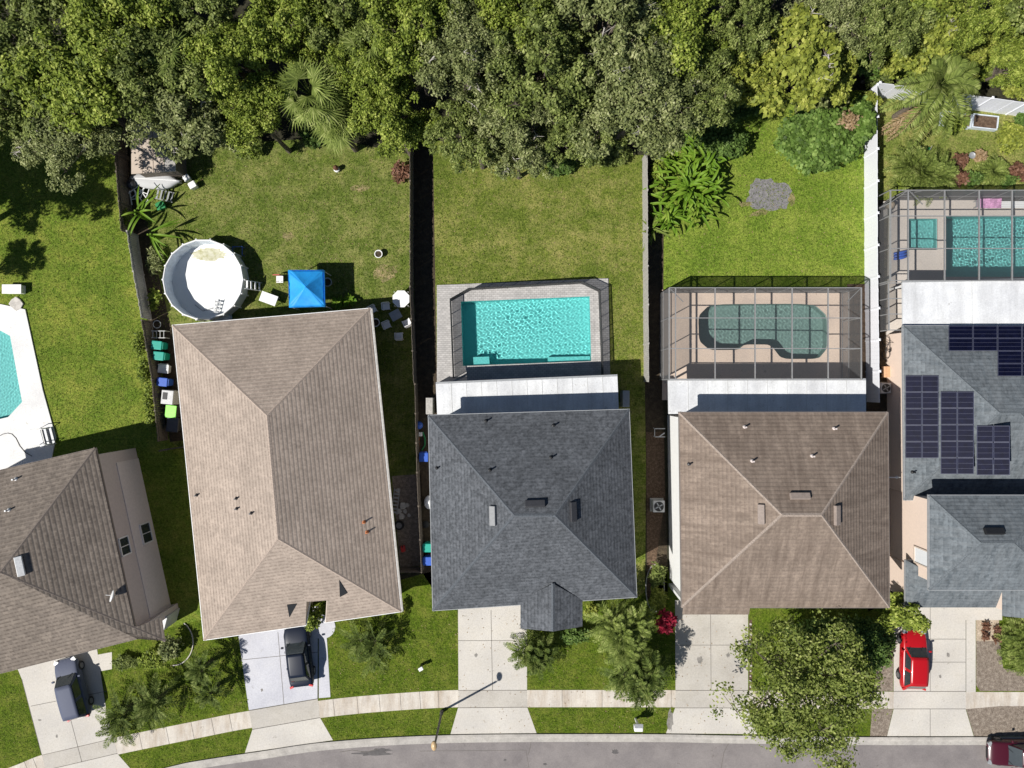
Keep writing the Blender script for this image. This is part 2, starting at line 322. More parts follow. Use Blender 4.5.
M = dict(
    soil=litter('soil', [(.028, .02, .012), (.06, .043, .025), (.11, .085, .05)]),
    forest=litter('forest_floor', [(.012, .012, .006), (.03, .028, .012), (.06, .055, .025)], 1.5),
    mulch=litter('mulch', [(.05, .03, .018), (.12, .075, .045), (.22, .15, .1)], 5),
    gravel=litter('gravel', [(.13, .125, .125), (.22, .21, .21), (.34, .325, .32)], 4),
    dirt=litter('dirt', [(.13, .1, .075), (.26, .21, .165), (.42, .36, .29)], 4),
    sand=litter('sand', [(.35, .28, .2), (.47, .38, .28), (.58, .49, .38)], 3, .2),
    lawn_a=lawn('lawn_a', (.07, .12, .01), (.21, .29, .045), (.33, .31, .08), .45, 3),
    lawn_b=lawn('lawn_b', (.065, .1, .015), (.185, .235, .05), (.31, .29, .13), .6, 9, .5),
    lawn_c=lawn('lawn_c', (.065, .1, .012), (.215, .26, .05), (.32, .29, .12), .65, 15, .35),
    lawn_d=lawn('lawn_d', (.08, .135, .015), (.23, .33, .045), (.32, .34, .09), .4, 21),
    lawn_e=lawn('lawn_e', (.12, .15, .03), (.26, .3, .08), (.33, .29, .13), .6, 27),
    lawn_f=lawn('lawn_front', (.05, .085, .006), (.14, .2, .02), (.19, .19, .05), .5, 33, .8),
    asphalt=concrete('asphalt', (.245, .22, .212), (.18, .16, .155), .8, .7),
    conc=concrete('driveway_concrete', (.6, .565, .51), (.42, .385, .335), .6),
    conc_w=concrete('driveway_pale', (.58, .58, .62), (.46, .45, .46), .4),
    conc_t=concrete('driveway_worn', (.53, .495, .44), (.33, .3, .26), .8),
    walk=concrete('sidewalk_concrete', (.62, .57, .5), (.36, .27, .18), .85, 1.0, True),
    kerb=concrete('kerb_concrete', (.47, .44, .4), (.3, .28, .25), .8, 1.5),
    deck_w=concrete('deck_white', (.8, .79, .77), (.66, .65, .63), .4),
    deck_t=concrete('deck_tan', (.72, .58, .47), (.55, .43, .34), .4),
    deck_b=concrete('deck_beige', (.62, .56, .5), (.48, .42, .37), .5),
    deck_g=paver('deck_pavers', (.5, .48, .46), (.4, .385, .37), (.24, .23, .22)),
    joint=plain('joint', (.14, .125, .11), .9),
    tan=shingle('shingle_tan', (.4, .33, .275), (.345, .285, .238), (.16, .12, .1), row=.27, wid=.3, dash=.6, spk=.13, bmp=.08),
    slate=shingle('shingle_slate', (.12, .127, .139), (.083, .089, .098), (.04, .046, .052), row=.24, wid=.24, dash=.55, spk=.36, bmp=.05),
    brown=shingle('shingle_brown', (.285, .225, .18), (.235, .186, .15), (.14, .11, .095), (.12, .09, .072), .7, row=.27, wid=.3, dash=.45, spk=.16),
    taupe=shingle('shingle_taupe', (.25, .21, .175), (.19, .16, .135), (.07, .055, .045), row=.28, wid=.32, dash=.7, spk=.16, bmp=.09),
    slate2=shingle('shingle_bluegrey', (.15, .17, .185), (.095, .11, .122), (.05, .055, .06), (.22, .235, .245), .5, row=.26, wid=.3, dash=.4, spk=.28),
    white=plain('white_paint', (.8, .8, .79), .5, var=.03, scale=2), whitemetal=plain('white_metal', (.82, .82, .82), .35, var=.05, scale=1.2),
    lanai=concrete('white_roof_panel', (.72, .73, .74), (.42, .42, .42), .6, .8, True),
    vinyl=plain('white_vinyl', (.82, .83, .88), .4, var=.02),
    stucco_w=plain('stucco_white', (.8, .8, .78), .9, var=.03, bump=.2), stucco_p=plain('stucco_peach', (.74, .6, .5), .9, var=.04, bump=.2),
    stucco_g=plain('stucco_taupe', (.6, .53, .5), .9, var=.06, bump=.2), stucco_t=plain('stucco_tan', (.55, .46, .38), .9, var=.04, bump=.2),
    stucco_l=plain('stucco_grey', (.5, .5, .5), .9, var=.04, bump=.2),
    fascia_w=plain('fascia_white', (.75, .75, .74), .5), fascia_b=plain('fascia_brown', (.2, .17, .15), .6), fascia_g=plain('fascia_grey', (.3, .31, .32), .6),
    glass=plain('window_glass', (.035, .045, .05), .06, var=.1, spec=.8), glass_l=plain('window_blind', (.75, .77, .78), .2, var=.03),
    black=plain('black_plastic', (.015, .015, .016), .45), dark=plain('dark_metal', (.06, .06, .065), .45, .3), grey=plain('grey_metal', (.35, .36, .37), .45, .3),
    alu=plain('cage_aluminium', (.27, .27, .27), .5, .1), bronze=plain('bronze_aluminium', (.1, .095, .09), .5, .2),
    wood=plain('fence_wood', (.14, .115, .09), .9, var=.35, scale=8), woodg=plain('grey_wood', (.4, .38, .35), .9, var=.2, scale=6), bark=plain('bark', (.13, .105, .08), .95, var=.4, scale=5, bump=.6),
    barkp=plain('pale_bark', (.42, .39, .35), .9, var=.2), screen=screen('screen_mesh', .83), screenw=screen('wall_mesh', .68), screend=screen('fence_mesh', .45, (.02, .02, .022)),
    blue=plain('blue_canvas', (.015, .3, .75), .6, var=.1, scale=2), bluep=plain('blue_plastic', (.03, .1, .45), .4), teal=plain('teal_plastic', (.01, .32, .24), .4), lime=plain('lime_plastic', (.3, .8, .12), .4),
    red=plain('red_plastic', (.55, .03, .03), .4), orange=plain('orange_rust', (.5, .16, .05), .7), pink=plain('pink_towel', (.6, .3, .5), .9, var=.3, scale=9), greenp=plain('green_plastic', (.03, .25, .08), .4),
    card=plain('cardboard', (.55, .33, .19), .8), liner=plain('pool_liner', (.8, .8, .78), .5, var=.02), liner_b=plain('liner_wall', (.6, .66, .72), .6, var=.15, scale=3),
    tile=plain('pool_plaster', (.26, .68, .66), .5, var=.05), tile2=plain('pool_plaster_green', (.33, .44, .41), .5, var=.1), tile3=plain('pool_plaster_aqua', (.3, .62, .6), .5, var=.06),
    water=watermat('pool_water', (.62, .96, .95)), water2=watermat('pool_water_green', (.7, .86, .83)),
    rubber=plain('rubber', (.02, .02, .02), .8), rim=plain('alloy', (.25, .25, .26), .4, .6), solar=plain('solar_cell', (.004, .005, .02), .5, 0, var=.3, scale=3, spec=.1), solarf=plain('solar_frame', (.065, .07, .115), .6, 0),
    algae=concrete('algae', (.62, .6, .45), (.3, .28, .07), .95, 3.2), ac=plain('ac_metal', (.55, .55, .54), .5), lampc=plain('lamp_head', (.55, .38, .2), .4),
    stone=plain('stone', (.5, .47, .43), .9, var=.25, scale=4, bump=.5),
)
P_car = lambda n, c, mt=.1: plain(n, c, .3, 0, var=.02, coat=.5)
M.update(car_red=P_car('paint_red', (.42, .006, .01), .1), car_navy=plain('paint_navy', (.01, .015, .03), .4, 0, var=.02, spec=.25), car_silver=plain('paint_silver', (.1, .112, .16), .55, 0, var=.02, spec=.12), car_maroon=P_car('paint_maroon', (.06, .006, .014)))
M['lamp_glass'] = plain('lamp_glass', (.3, .31, .32), .25)
M['stucco_g2'] = plain('stucco_taupe_light', (.72, .66, .64), .9, var=.06, bump=.2)
M['l_blade'] = leafmat('grass_blade', (.07, .12, .015), (.2, .27, .04), (.4, .38, .13), .4, .8)
M['vent_tan'] = plain('vent_tan', (.27, .22, .19), .8)
M['l_round'] = leafmat('leaf_round', (.035, .065, .01), (.13, .22, .04), (.32, .44, .12))
M['oil'] = plain('oil_stain', (.22, .205, .185), .8, var=.25, scale=3)
M['oil_road'] = plain('tar_stain', (.1, .092, .09), .8, var=.25, scale=3)
M['vent_grey'] = plain('vent_grey', (.22, .225, .23), .6)
M.update(
    l_oak=leafmat('leaf_oak', (.045, .065, .015), (.2, .25, .06), (.46, .5, .18)),
    l_grey=leafmat('leaf_greygreen', (.06, .08, .025), (.25, .285, .1), (.52, .53, .27)),
    l_bright=leafmat('leaf_bright', (.05, .08, .012), (.25, .32, .045), (.52, .56, .14)),
    l_yellow=leafmat('leaf_yellow', (.09, .12, .02), (.31, .35, .055), (.56, .56, .14)),
    l_dark=leafmat('leaf_dark', (.04, .08, .015), (.13, .21, .045), (.26, .36, .1)),
    l_palm=leafmat('leaf_palm', (.03, .05, .01), (.13, .18, .035), (.34, .38, .12), rough=.7),
    l_palmy=leafmat('leaf_palm_yellow', (.06, .09, .015), (.22, .28, .06), (.46, .5, .18), rough=.7),
    l_ban=leafmat('leaf_banana', (.06, .15, .01), (.19, .32, .03), (.42, .5, .1), rough=.5),
    l_red=leafmat('leaf_red', (.1, .05, .03), (.22, .11, .07), (.4, .22, .14)),
    l_dry=leafmat('leaf_dry', (.25, .16, .08), (.42, .3, .17), (.55, .42, .28)),
)
# ================================================================== POOLS: outlines first, the ground needs their holes
POOL1 = G([(-60, 322), (2, 331), (11, 336), (23, 402), (9, 417), (-20, 424), (-60, 430)])
POOL3 = G([(461, 301.7), (589.5, 296.5), (591, 361), (463, 366)])
POOL4 = G([(697.8, 316), (709.8, 304.3), (813, 303.8), (827, 316), (827, 348), (818, 359), (781, 359), (770, 344.6), (744, 344.6), (737.5, 350), (709, 350), (698.6, 341)])
POOL5 = G([(945, 216), (1090, 216), (1090, 277), (945, 277)])
SPA5 = G([(907.5, 219), (936.5, 219), (936.5, 250), (907.5, 250)])
def grow(poly, d):
    c = sum((V3(p) for p in poly), V3()) / len(poly); out = []; n = len(poly)
    area = sum(poly[i][0] * poly[(i + 1) % n][1] - poly[(i + 1) % n][0] * poly[i][1] for i in range(n))
    sg = 1 if area > 0 else -1
    for i in range(n):
        a, b, e = V3(poly[i - 1]), V3(poly[i]), V3(poly[(i + 1) % n])
        u = (b - a).normalized(); w = (e - b).normalized()
        n1 = V3((u.y, -u.x, 0)) * sg; n2 = V3((w.y, -w.x, 0)) * sg
        s = (n1 + n2); s = s / max(.35, s.dot(n1)) if s.length > 1e-6 else n1
        out.append(b + s * d)
    return out
def chaikin(P):
    out = []
    for i in range(len(P)):
        a, b = P[i], P[(i + 1) % len(P)]; out += [a.lerp(b, .14), a.lerp(b, .86)]
    return out
POOL4 = chaikin(chaikin(POOL4))
HOLES = [POOL1, POOL3, POOL4, POOL5, SPA5]
# ground: one sheet to the horizon, open only where the pools are sunk
sheet('ground', [(-900, -900), (900, -900), (900, 900), (-900, 900)], 0, M['forest'], [[V3((p.x, p.y, 0)) for p in grow(h, .02)] for h in HOLES])
# lawns, 4 mm above
def lawn_sheet(name, pts, mat, z=.004, holes=()):
    return sheet(name, G(pts), z, M[mat], [grow(h, .02) for h in holes])
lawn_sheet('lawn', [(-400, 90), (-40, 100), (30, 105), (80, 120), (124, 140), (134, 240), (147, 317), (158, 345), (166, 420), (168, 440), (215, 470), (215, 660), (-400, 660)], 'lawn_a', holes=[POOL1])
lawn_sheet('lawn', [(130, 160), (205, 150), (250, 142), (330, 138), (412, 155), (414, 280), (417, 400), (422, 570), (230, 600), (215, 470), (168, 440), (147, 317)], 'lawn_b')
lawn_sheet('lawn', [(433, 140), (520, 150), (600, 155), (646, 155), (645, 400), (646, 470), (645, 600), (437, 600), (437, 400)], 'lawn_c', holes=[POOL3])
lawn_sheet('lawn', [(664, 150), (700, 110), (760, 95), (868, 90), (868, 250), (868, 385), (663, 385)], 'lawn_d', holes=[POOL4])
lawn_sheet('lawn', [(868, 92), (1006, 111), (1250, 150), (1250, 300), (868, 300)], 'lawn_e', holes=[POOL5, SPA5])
# soil strips along the fences, side yards
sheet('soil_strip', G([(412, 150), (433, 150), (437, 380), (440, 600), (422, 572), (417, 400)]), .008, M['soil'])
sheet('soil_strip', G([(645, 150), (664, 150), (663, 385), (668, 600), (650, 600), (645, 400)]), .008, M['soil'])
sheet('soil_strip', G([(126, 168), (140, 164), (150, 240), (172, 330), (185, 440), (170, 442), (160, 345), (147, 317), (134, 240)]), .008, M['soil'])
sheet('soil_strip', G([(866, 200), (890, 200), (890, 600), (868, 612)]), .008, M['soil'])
sheet('mulch_bed', G([(646, 432), (664, 432), (665, 500), (650, 600), (647, 600)]), .012, M['mulch'])
sheet('soil_strip', G([(847, 284), (866, 284), (866, 400), (847, 400)]), .008, M['mulch'])
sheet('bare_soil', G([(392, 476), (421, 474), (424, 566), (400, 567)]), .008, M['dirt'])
# front lawns
front = 'lawn_f'
KERB = [(-400, 940), (-200, 880), (-100, 848), (0, 815), (90, 787), (171, 766), (200, 760), (260, 751), (333, 741), (450, 734.5), (640, 733.5), (735, 735), (870, 736.5), (1024, 736.5), (1500, 736.5)]
lawn_sheet('front_lawn', [(-400, 640), (-10, 660), (60, 655), (200, 620), (330, 600), (400, 580), (437, 570), (437, 596), (640, 596), (668, 570), (680, 600), (900, 600), (1120, 600), (1500, 600)] + KERB[::-1], front, .008)
# gravel patch with a ragged rim
rng = random.Random(3)
c = g(769, 195)
sheet('gravel_patch', [(c.x + math.cos(a) * 1.72 * rr, c.y + math.sin(a) * 1.28 * rr) for a, rr in [(i * .21, rng.uniform(.84, 1.06) + .08 * math.sin(i * .8)) for i in range(30)]], .009, M['gravel'])
# worn patches in the grass of the second yard
for px, py, rx, ry in ((385, 272, 1.0, .75), (288, 236, .5, .4), (360, 188, .8, .35), (455, 375, .3, .8), (22, 330, .35, 1.2)):
    c = g(px, py)
    sheet('bare_patch', [(c.x + math.cos(i * .35) * rx * rng.uniform(.6, 1.1), c.y + math.sin(i * .35) * ry * rng.uniform(.6, 1.1)) for i in range(18)], .0095, M['lawn_patch'] if 'lawn_patch' in M else M.setdefault('lawn_patch', lawn('worn_grass', (.12, .13, .04), (.26, .25, .1), (.36, .28, .18), .9, 40, 1.2)))

# road, kerb, pavement
def para(pts, d0, d1):
    """strip between two offsets of a polyline (metres, to the south)"""
    P = G(pts); A = []; B = []
    for i, p in enumerate(P):
        t = (P[min(i + 1, len(P) - 1)] - P[max(0, i - 1)]).normalized(); n = V3((t.y, -t.x, 0))
        A.append(p + n * d0); B.append(p + n * d1)
    return A, B
A, B = para(KERB, .55, 8.2)
sheet('road', A + B[::-1], .012, M['asphalt'])
def kerb(pts, name, flip=False):
    secs = [(0, 0), (0, .11), (.16, .12), (.34, .035), (.62, .018), (.62, 0)] if not flip else [(0, 0), (0, .018), (.28, .035), (.46, .12), (.62, .11), (.62, 0)]
    mb = MB(); P = G(pts) if not isinstance(pts[0], Vector) else pts; rows = []
    for i, p in enumerate(P):
        t = (P[min(i + 1, len(P) - 1)] - P[max(0, i - 1)]).normalized(); n = V3((t.y, -t.x, 0))
        rows.append([p + n * d + V3((0, 0, z)) for d, z in secs])
    fs = []; m = len(secs)
    for i in range(len(P) - 1):
        for k in range(m - 1): fs.append((i * m + k, (i + 1) * m + k, (i + 1) * m + k + 1, i * m + k + 1))
    mb.add([q for r in rows for q in r], [f[::-1] for f in fs])
    return struct(mb.build(name, M['kerb']))
def fine(pts, n=6):
    out = []
    for i in range(len(pts) - 1):
        for k in range(n):
            t = k / n; p0 = pts[max(i - 1, 0)]; p1 = pts[i]; p2 = pts[i + 1]; p3 = pts[min(i + 2, len(pts) - 1)]
            out.append(tuple(.5 * (2 * p1[j] + (p2[j] - p0[j]) * t + (2 * p0[j] - 5 * p1[j] + 4 * p2[j] - p3[j]) * t * t + (3 * p1[j] - p0[j] - 3 * p2[j] + p3[j]) * t ** 3) for j in (0, 1)))
    return out + [pts[-1]]
KF = fine(KERB)
kerb(KF, 'kerb'); _, B2 = para(KF, 0, 8.2); kerb([V3(p) for p in B2], 'kerb', True)
WT = fine([(-400, 900), (-200, 842), (-100, 806), (8, 768), (45, 754), (113, 738), (191, 722), (250, 710.6), (333, 699), (400, 693), (458, 690), (527, 690), (640, 690), (735, 690.5), (880, 691.5), (1024, 692), (1500, 692)])
A, B = para(WT, 0, 1.27)
sheet('pavement', A + B[::-1], .016, M['walk'])
A0, B0 = A, B
# far side of the road
A, B = para(KF, 8.85, 30)
sheet('lawn_across_road', A + B[::-1], .004, M['lawn_f'])
# driveways
def drive(pts, mat, z=.02): return sheet('driveway', G(pts), z, M[mat])
drive([(10, 650), (95, 635), (107, 714.5), (113.5, 738), (42, 755), (22, 679)], 'conc')
drive([(42.2, 755.6), (113.7, 738.6), (117.3, 753), (46, 770)], 'conc_t')
drive([(46, 770.5), (117.4, 753.5), (135, 773.5), (20, 807)], 'conc')
drive([(236, 618), (318, 606), (317.5, 698.3), (249, 710)], 'conc_w')
drive([(249.2, 710.8), (317.8, 699), (320, 717.2), (252.5, 729)], 'conc_t')
drive([(252.5, 729.6), (320.2, 717.8), (333, 740), (245, 752.6)], 'conc')
drive([(319, 630), (326.5, 633), (330.5, 697), (319, 698)], 'conc_w')
drive([(458, 600), (527, 600), (527, 689.8), (458.5, 690)], 'conc')
drive([(458.5, 690.6), (527, 690.4), (527.3, 706.8), (458, 707.4)], 'conc_t')
drive([(458, 708), (527.3, 707.4), (536.5, 733), (450.5, 734)], 'conc')
drive([(675, 600), (748, 600), (748, 690), (675.5, 690)], 'conc_t')
drive([(675.5, 690.6), (748, 690.6), (747.5, 707.5), (675, 707.5)], 'conc_t', .021)
drive([(675, 708), (747.5, 708), (757, 734), (666, 733.2)], 'conc')
drive([(893.5, 600), (965.5, 600), (965.5, 691), (893.5, 691)], 'conc')
drive([(893.5, 691.6), (965.5, 691.6), (965.5, 708.5), (893.5, 708.5)], 'conc', .021)
drive([(893.5, 709), (965.5, 709), (973.5, 736), (887, 736)], 'conc')
drive([(966, 620), (975.5, 620), (975.5, 692), (966, 692)], 'conc')
drive([(965.5, 600), (1002, 600), (1002, 620), (965.5, 620)], 'conc', .019)
sheet('garden_walk', G([(85, 657), (112, 652), (112, 669), (85, 674)]), .018, M['conc'])
sheet('mulch_bed', G([(882, 640), (893, 640), (893, 691), (873, 691)]), .013, M['dirt'])
sheet('mulch_bed', G([(872, 709), (893, 709), (887, 736), (870, 736)]), .013, M['dirt'])
sheet('mulch_bed', G([(976, 641), (1000, 641), (1003, 668), (1024, 672), (1150, 672), (1150, 691), (980, 691), (976, 685)]), .013, M['dirt'])
sheet('mulch_bed', G([(966, 709), (1000, 706), (1150, 706), (1150, 736), (974, 736)]), .017, M['dirt'])
sheet('sand_bed', G([(976, 619), (999, 619), (999, 641), (976, 641)]), .014, M['sand'])
sheet('soil_strip', G([(749, 620), (752, 620), (752, 690), (749, 690)]), .013, M['mulch'])
# scored joints in the concrete: sunk dark lines
jm = MB()
def joint(a, b, w=.035, z=.0245):
    p, q = V3(a), V3(b); t = (q - p).normalized(); n = V3((-t.y, t.x, 0)) * w / 2
    jm.add([(p - n).to_tuple()[:2] + (z,), (q - n).to_tuple()[:2] + (z,), (q + n).to_tuple()[:2] + (z,), (p + n).to_tuple()[:2] + (z,)], [(0, 1, 2, 3)])
for a, b in [((22, 679), (42, 755)), ((31, 706), (107, 691)), ((42.3, 755), (113.5, 738.3)), ((46, 770), (117.4, 753.3)), ((71, 720), (82, 762)),
             ((249, 710.4), (318, 698.6)), ((252.5, 729.2), (320, 717.5)), ((278, 632), (284, 704)), ((240, 660), (318, 652)), ((318.3, 630), (318.3, 698)),
             ((458, 690.2), (527, 690.1)), ((458, 707.7), (527.2, 707.1)), ((491, 610), (492.5, 690)), ((458, 640.5), (513, 640.5)),
             ((675, 645), (748, 645)), ((675.5, 690.3), (748, 690.3)), ((675, 707.8), (747.5, 707.8)), ((710.5, 612), (711, 690)),
             ((893.5, 691.3), (965.5, 691.3)), ((893.5, 708.8), (965.5, 708.8)), ((930, 606), (930, 691)), ((893.5, 639), (965.5, 639)), ((930, 709), (930, 736)), ((930, 662), (965.5, 662)), ((965.8, 620), (965.8, 691))]:
    joint(g(*a), g(*b))
for i in range(4, len(A0) - 8, 2):
    q = A0[i]
    if abs(q.x) < 60:
        joint(A0[i], B0[i], .03, .0255 if any(abs(q.x - m.x) < 2.5 for m in (g(80, 0), g(285, 0), g(493, 0), g(712, 0), g(930, 0))) else .0195) if not any(abs(q.x - m.x) < 2.6 for m in (g(80, 0), g(285, 0), g(493, 0), g(712, 0), g(930, 0))) else None
for k in range(0, len(KF) - 1, 2):
    p = g(*KF[k])
struct(jm.build('concrete_joints', M['joint']))
cr = MB()
for pts in ([(721, 768), (724, 752), (729, 742)], [(528, 755), (530, 748), (531, 742)], [(340, 752), (352, 750), (366, 752), (378, 749)]):
    for a, b in zip(pts, pts[1:]):
        p, q = g(*a), g(*b); t = (q - p).normalized(); n = V3((-t.y, t.x, 0)) * .02
        cr.add([(p - n)[:2] + (.0165,), (q - n)[:2] + (.0165,), (q + n)[:2] + (.0165,), (p + n)[:2] + (.0165,)], [(0, 1, 2, 3)])
for pts in ([(420, 751), (526, 750)], [(526, 750), (529, 768), (530, 790)]):
    for a, b in zip(pts, pts[1:]):
        p, q = g(*a), g(*b); t = (q - p).normalized(); n = V3((-t.y, t.x, 0)) * .014
        cr.add([(p - n)[:2] + (.0165,), (q - n)[:2] + (.0165,), (q + n)[:2] + (.0165,), (p + n)[:2] + (.0165,)], [(0, 1, 2, 3)])
struct(cr.build('road_cracks', M['joint']))
def blot(px, py, rx, ry, mat, z, seed, rot=0):
    r9 = random.Random(seed); c = g(px, py); n = 22; P = []
    for i in range(n): a = i * 2 * math.pi / n; rr = r9.uniform(.55, 1.1); v = Matrix.Rotation(rot, 3, 'Z') @ V3((math.cos(a) * rx * rr, math.sin(a) * ry * rr, 0)); P.append((c + v)[:2])
    sheet('ground_stain', P, z, M[mat])
for i, q in enumerate([(372, 753, 1.5, .22, 'oil_road', .0155), (383, 750, .8, .15, 'oil_road', .0157), (615, 752, .3, .22, 'oil_road', .0155), (505, 760, .12, .1, 'oil_road', .0155), (545, 764, .16, .1, 'oil_road', .0155), (700, 660, .25, .3, 'oil', .0232), (728, 655, .16, .2, 'oil', .0232), (57, 736, .1, .13, 'oil', .0232), (40, 720, .14, .1, 'oil', .0232), (476, 655, .13, .16, 'oil', .0232), (948, 655, .15, .2, 'oil', .0232), (670, 720, .25, 1.0, 'oil', .0232), (262, 690, .1, .14, 'oil', .0232), (940, 676, .1, .16, 'oil', .0232)]): blot(*q, 50 + i)
blot(745, 208 - 4, .7, .2, 'lawn_patch', .0097, 90); blot(760, 213, .9, .22, 'lawn_patch', .0099, 91, .2); blot(792, 200, .3, .5, 'lawn_patch', .0101, 92)

# ================================================================== HOUSES
def inset(poly, d): return grow(poly, -d)
def hip(rt, cs, r0, r1, mat, fmat, horiz=True, name='roof', eave=True, caps=True, fas=.2, faces='nesw'):
    """cs = NW NE SE SW eave corners, r0 r1 = ridge ends (west, east) or (north, south)"""
    nw, ne, se, sw = cs; mb = MB()
    if horiz: fl = dict(n=[ne, nw, r0, r1], w=[nw, sw, r0], s=[sw, se, r1, r0], e=[se, ne, r1])
    else: fl = dict(n=[ne, nw, r0], w=[nw, sw, r1, r0], s=[sw, se, r1], e=[se, ne, r0, r1])
    for k in faces: mb.face(fl[k], uv=True)
    ro = mb.build(name, mat, rt)
    if eave:
        z = cs[0].z; fb = MB(); fb.prism(grow([V3((p.x, p.y, 0)) for p in cs], .045), z - fas, z - .012); fb.build('fascia', fmat, rt)
    if caps:
        cb = MB(); L = [(nw, r0), (sw, r0 if horiz else r1), (ne, r1 if horiz else r0), (se, r1), (r0, r1)]
        for a, b in L: ridge(cb, a, b)
        cb.build('ridge_cap', mat_caps[mat.name], ro)
    return ro, fl
def ridge(mb, a, b, w=.12, up=.02):
    t = (b - a).normalized(); s = V3((t.y, -t.x, 0)).normalized() * w; d = V3((0, 0, -.05)); u = V3((0, 0, up))
    for k0, k1 in ((0, 1),):
        mb.add([a - s + d, a + s + d, a + u, b - s + d, b + s + d, b + u], [(0, 3, 5, 2), (2, 5, 4, 1), (0, 2, 1), (3, 4, 5)])
mat_caps = {}
for k, c in (('shingle_tan', (.36, .29, .24)), ('shingle_slate', (.09, .1, .113)), ('shingle_brown', (.3, .245, .205)), ('shingle_taupe', (.17, .14, .12)), ('shingle_bluegrey', (.12, .136, .148))):
    mat_caps[k] = plain('cap_' + k, c, .95, var=.3, scale=12)
def walls(rt, poly, z1, mat, d=.42, z0=0.0, name='wall'):
    mb = MB(); mb.prism(inset([V3((p.x, p.y, 0)) for p in poly], d), z0, z1); return mb.build(name, mat, rt)
def face_box(mb, tri, px, py, w, d, h, ang=0.0):
    p = hit(px, py, *tri[:3]); n = (tri[1] - tri[0]).cross(tri[2] - tri[0]).normalized()
    if n.z < 0: n = -n
    u = (tri[1] - tri[0]).normalized(); v = n.cross(u)
    P = [p + u * a * w / 2 + v * b * d / 2 + n * c for c in (-.03, h) for a, b in ((-1, -1), (1, -1), (1, 1), (-1, 1))]
    mb.add(P, [(3, 2, 1, 0), (4, 5, 6, 7), (0, 1, 5, 4), (1, 2, 6, 5), (2, 3, 7, 6), (3, 0, 4, 7)])
def vents(ro, tri, boxes, mat):
    for px, py in boxes:
        mb = MB(); face_box(mb, tri, px, py, 1.25, .42, .2); mb.build('roof_vent', mat, ro, bevel=.03)
def pipes(ro, tri, pts, mat=None):
    for px, py in pts:
        p = hit(px, py, *tri[:3]); mb = MB(); mb.tube([p - V3((0, 0, .1)), p + V3((0, 0, .38))], .055, 8); mb.lathe([(.13, -.02), (.1, .07), (.06, .09)], p, 10)
        mb.build('vent_pipe', mat or M['dark'], ro)
def wall_window(rt, c, n, w, h, frame=None, glass=None, bars=1):
    """window on a wall: centre, outward normal"""
    u = V3((-n.y, n.x, 0)); rz = math.atan2(u.y, u.x); mb = MB()
    for s in (-1, 1):
        mb.box(c + u * s * w / 2 + n * .02, (.09, .1, h + .09), rz); mb.box(c + V3((0, 0, s * h / 2)) + n * .021, (w + .0, .1, .09), rz)
    for k in range(bars): mb.box(c + u * (-w / 2 + w * (k + 1) / (bars + 1)) + n * .015, (.05, .07, h), rz)
    f = mb.build('window', frame or M['white'], rt); gb = MB(); gb.box(c + n * .01, (w, .03, h), rz); gb.build('pane', glass or M['glass'], f)
def garage(rt, c, n, w=4.9, h=2.2, mat=None):
    u = V3((-n.y, n.x, 0)); rz = math.atan2(u.y, u.x); mb = MB(); mb.box(c + V3((0, 0, h / 2)) + n * .01, (w, .06, h), rz)
    for i in range(4):
        for k in range(4): mb.box(c + u * (-w / 2 + w * (k + .5) / 4) + V3((0, 0, h * (i + .5) / 4)) + n * .045, (w / 4 - .12, .03, h / 4 - .1), rz)
    return mb.build('garage_door', mat or M['white'], rt)

# ---- house 1: two storeys, west edge of the picture
ze = 5.6
nw, ne, se, sw = g(-95, 492, ze), g(95, 448, ze), g(137, 639, ze), g(-53, 687, ze)
rt = root('two_storey_house', 'two storey house with taupe shingle roof cut by the left edge of the photo', 'house', g(0, 540, 0))
r1 = g(0, 572.5, 8.4); r0 = g(-16, 576.5, 8.4)
j1 = se.lerp(ne, .06); se2 = hit(165.5, 641, ne, j1, r1); j2 = hit(162, 617.5, ne, j1, r1)
fl = dict(n=[ne, nw, r0, r1], w=[nw, sw, r0], s=[sw, se2, r1, r0], e=[j1, ne, r1]); mb = MB()
mb.face(fl['n'], uv=True); mb.face(fl['w'], uv=True); mb.face([sw, se, r1], uv=True); mb.face([sw, r1, r0], uv=True); mb.face([j1, ne, r1], uv=True)
mb.face([se, j1, r1], uv=True); mb.face([se2, j2, j1, se], uv=True); mb.face([se, se2, r1.lerp(se, .88)], uv=True); ro = mb.build('roof', M['taupe'], rt)
fb = MB(); fb.prism(grow([V3((p.x, p.y, 0)) for p in (nw, ne, se, sw)], .02), ze - .2, ze - .03); fb.build('fascia', M['fascia_b'], rt)
cb = MB()
for a, b in ((nw, r0), (sw, r0), (ne, r1), (se2, r1), (r0, r1)): ridge(cb, a, b)
cb.build('ridge_cap', mat_caps['shingle_taupe'], ro)
mb = MB(); mb.prism([V3((p.x, p.y, 0)).lerp(V3(((j1.x + se.x) / 2 - .5, (j1.y + se.y) / 2, 0)), .68) for p in (j1, j2, se2, se)], 0, min(se2.z, j2.z) - .05); mb.build('porch_wall', M['stucco_g'], rt)
vents(ro, fl['e'], [(20, 566)], M['fascia_w']); pipes(ro, fl['n'], [(16, 479), (9, 510)], M['white'])
W = walls(rt, [nw, ne, se, sw], ze - .2, M['stucco_g'])
wp = inset([V3((p.x, p.y, 0)) for p in (nw, ne, se, sw)], .42); nE = (wp[2] - wp[1]).normalized(); nrm = V3((-nE.y, nE.x, 0)); nrm = nrm if nrm.x > 0 else -nrm
mid = lambda t: wp[1].lerp(wp[2], t)
mb = MB(); mb.box(mid(.53) + V3((0, 0, 1.45)) - nrm * .1, (.3, (wp[2] - wp[1]).length * .93, 2.9), math.atan2(nE.y, nE.x) - math.pi / 2); mb.build('lower_wall', M['stucco_g2'], rt)
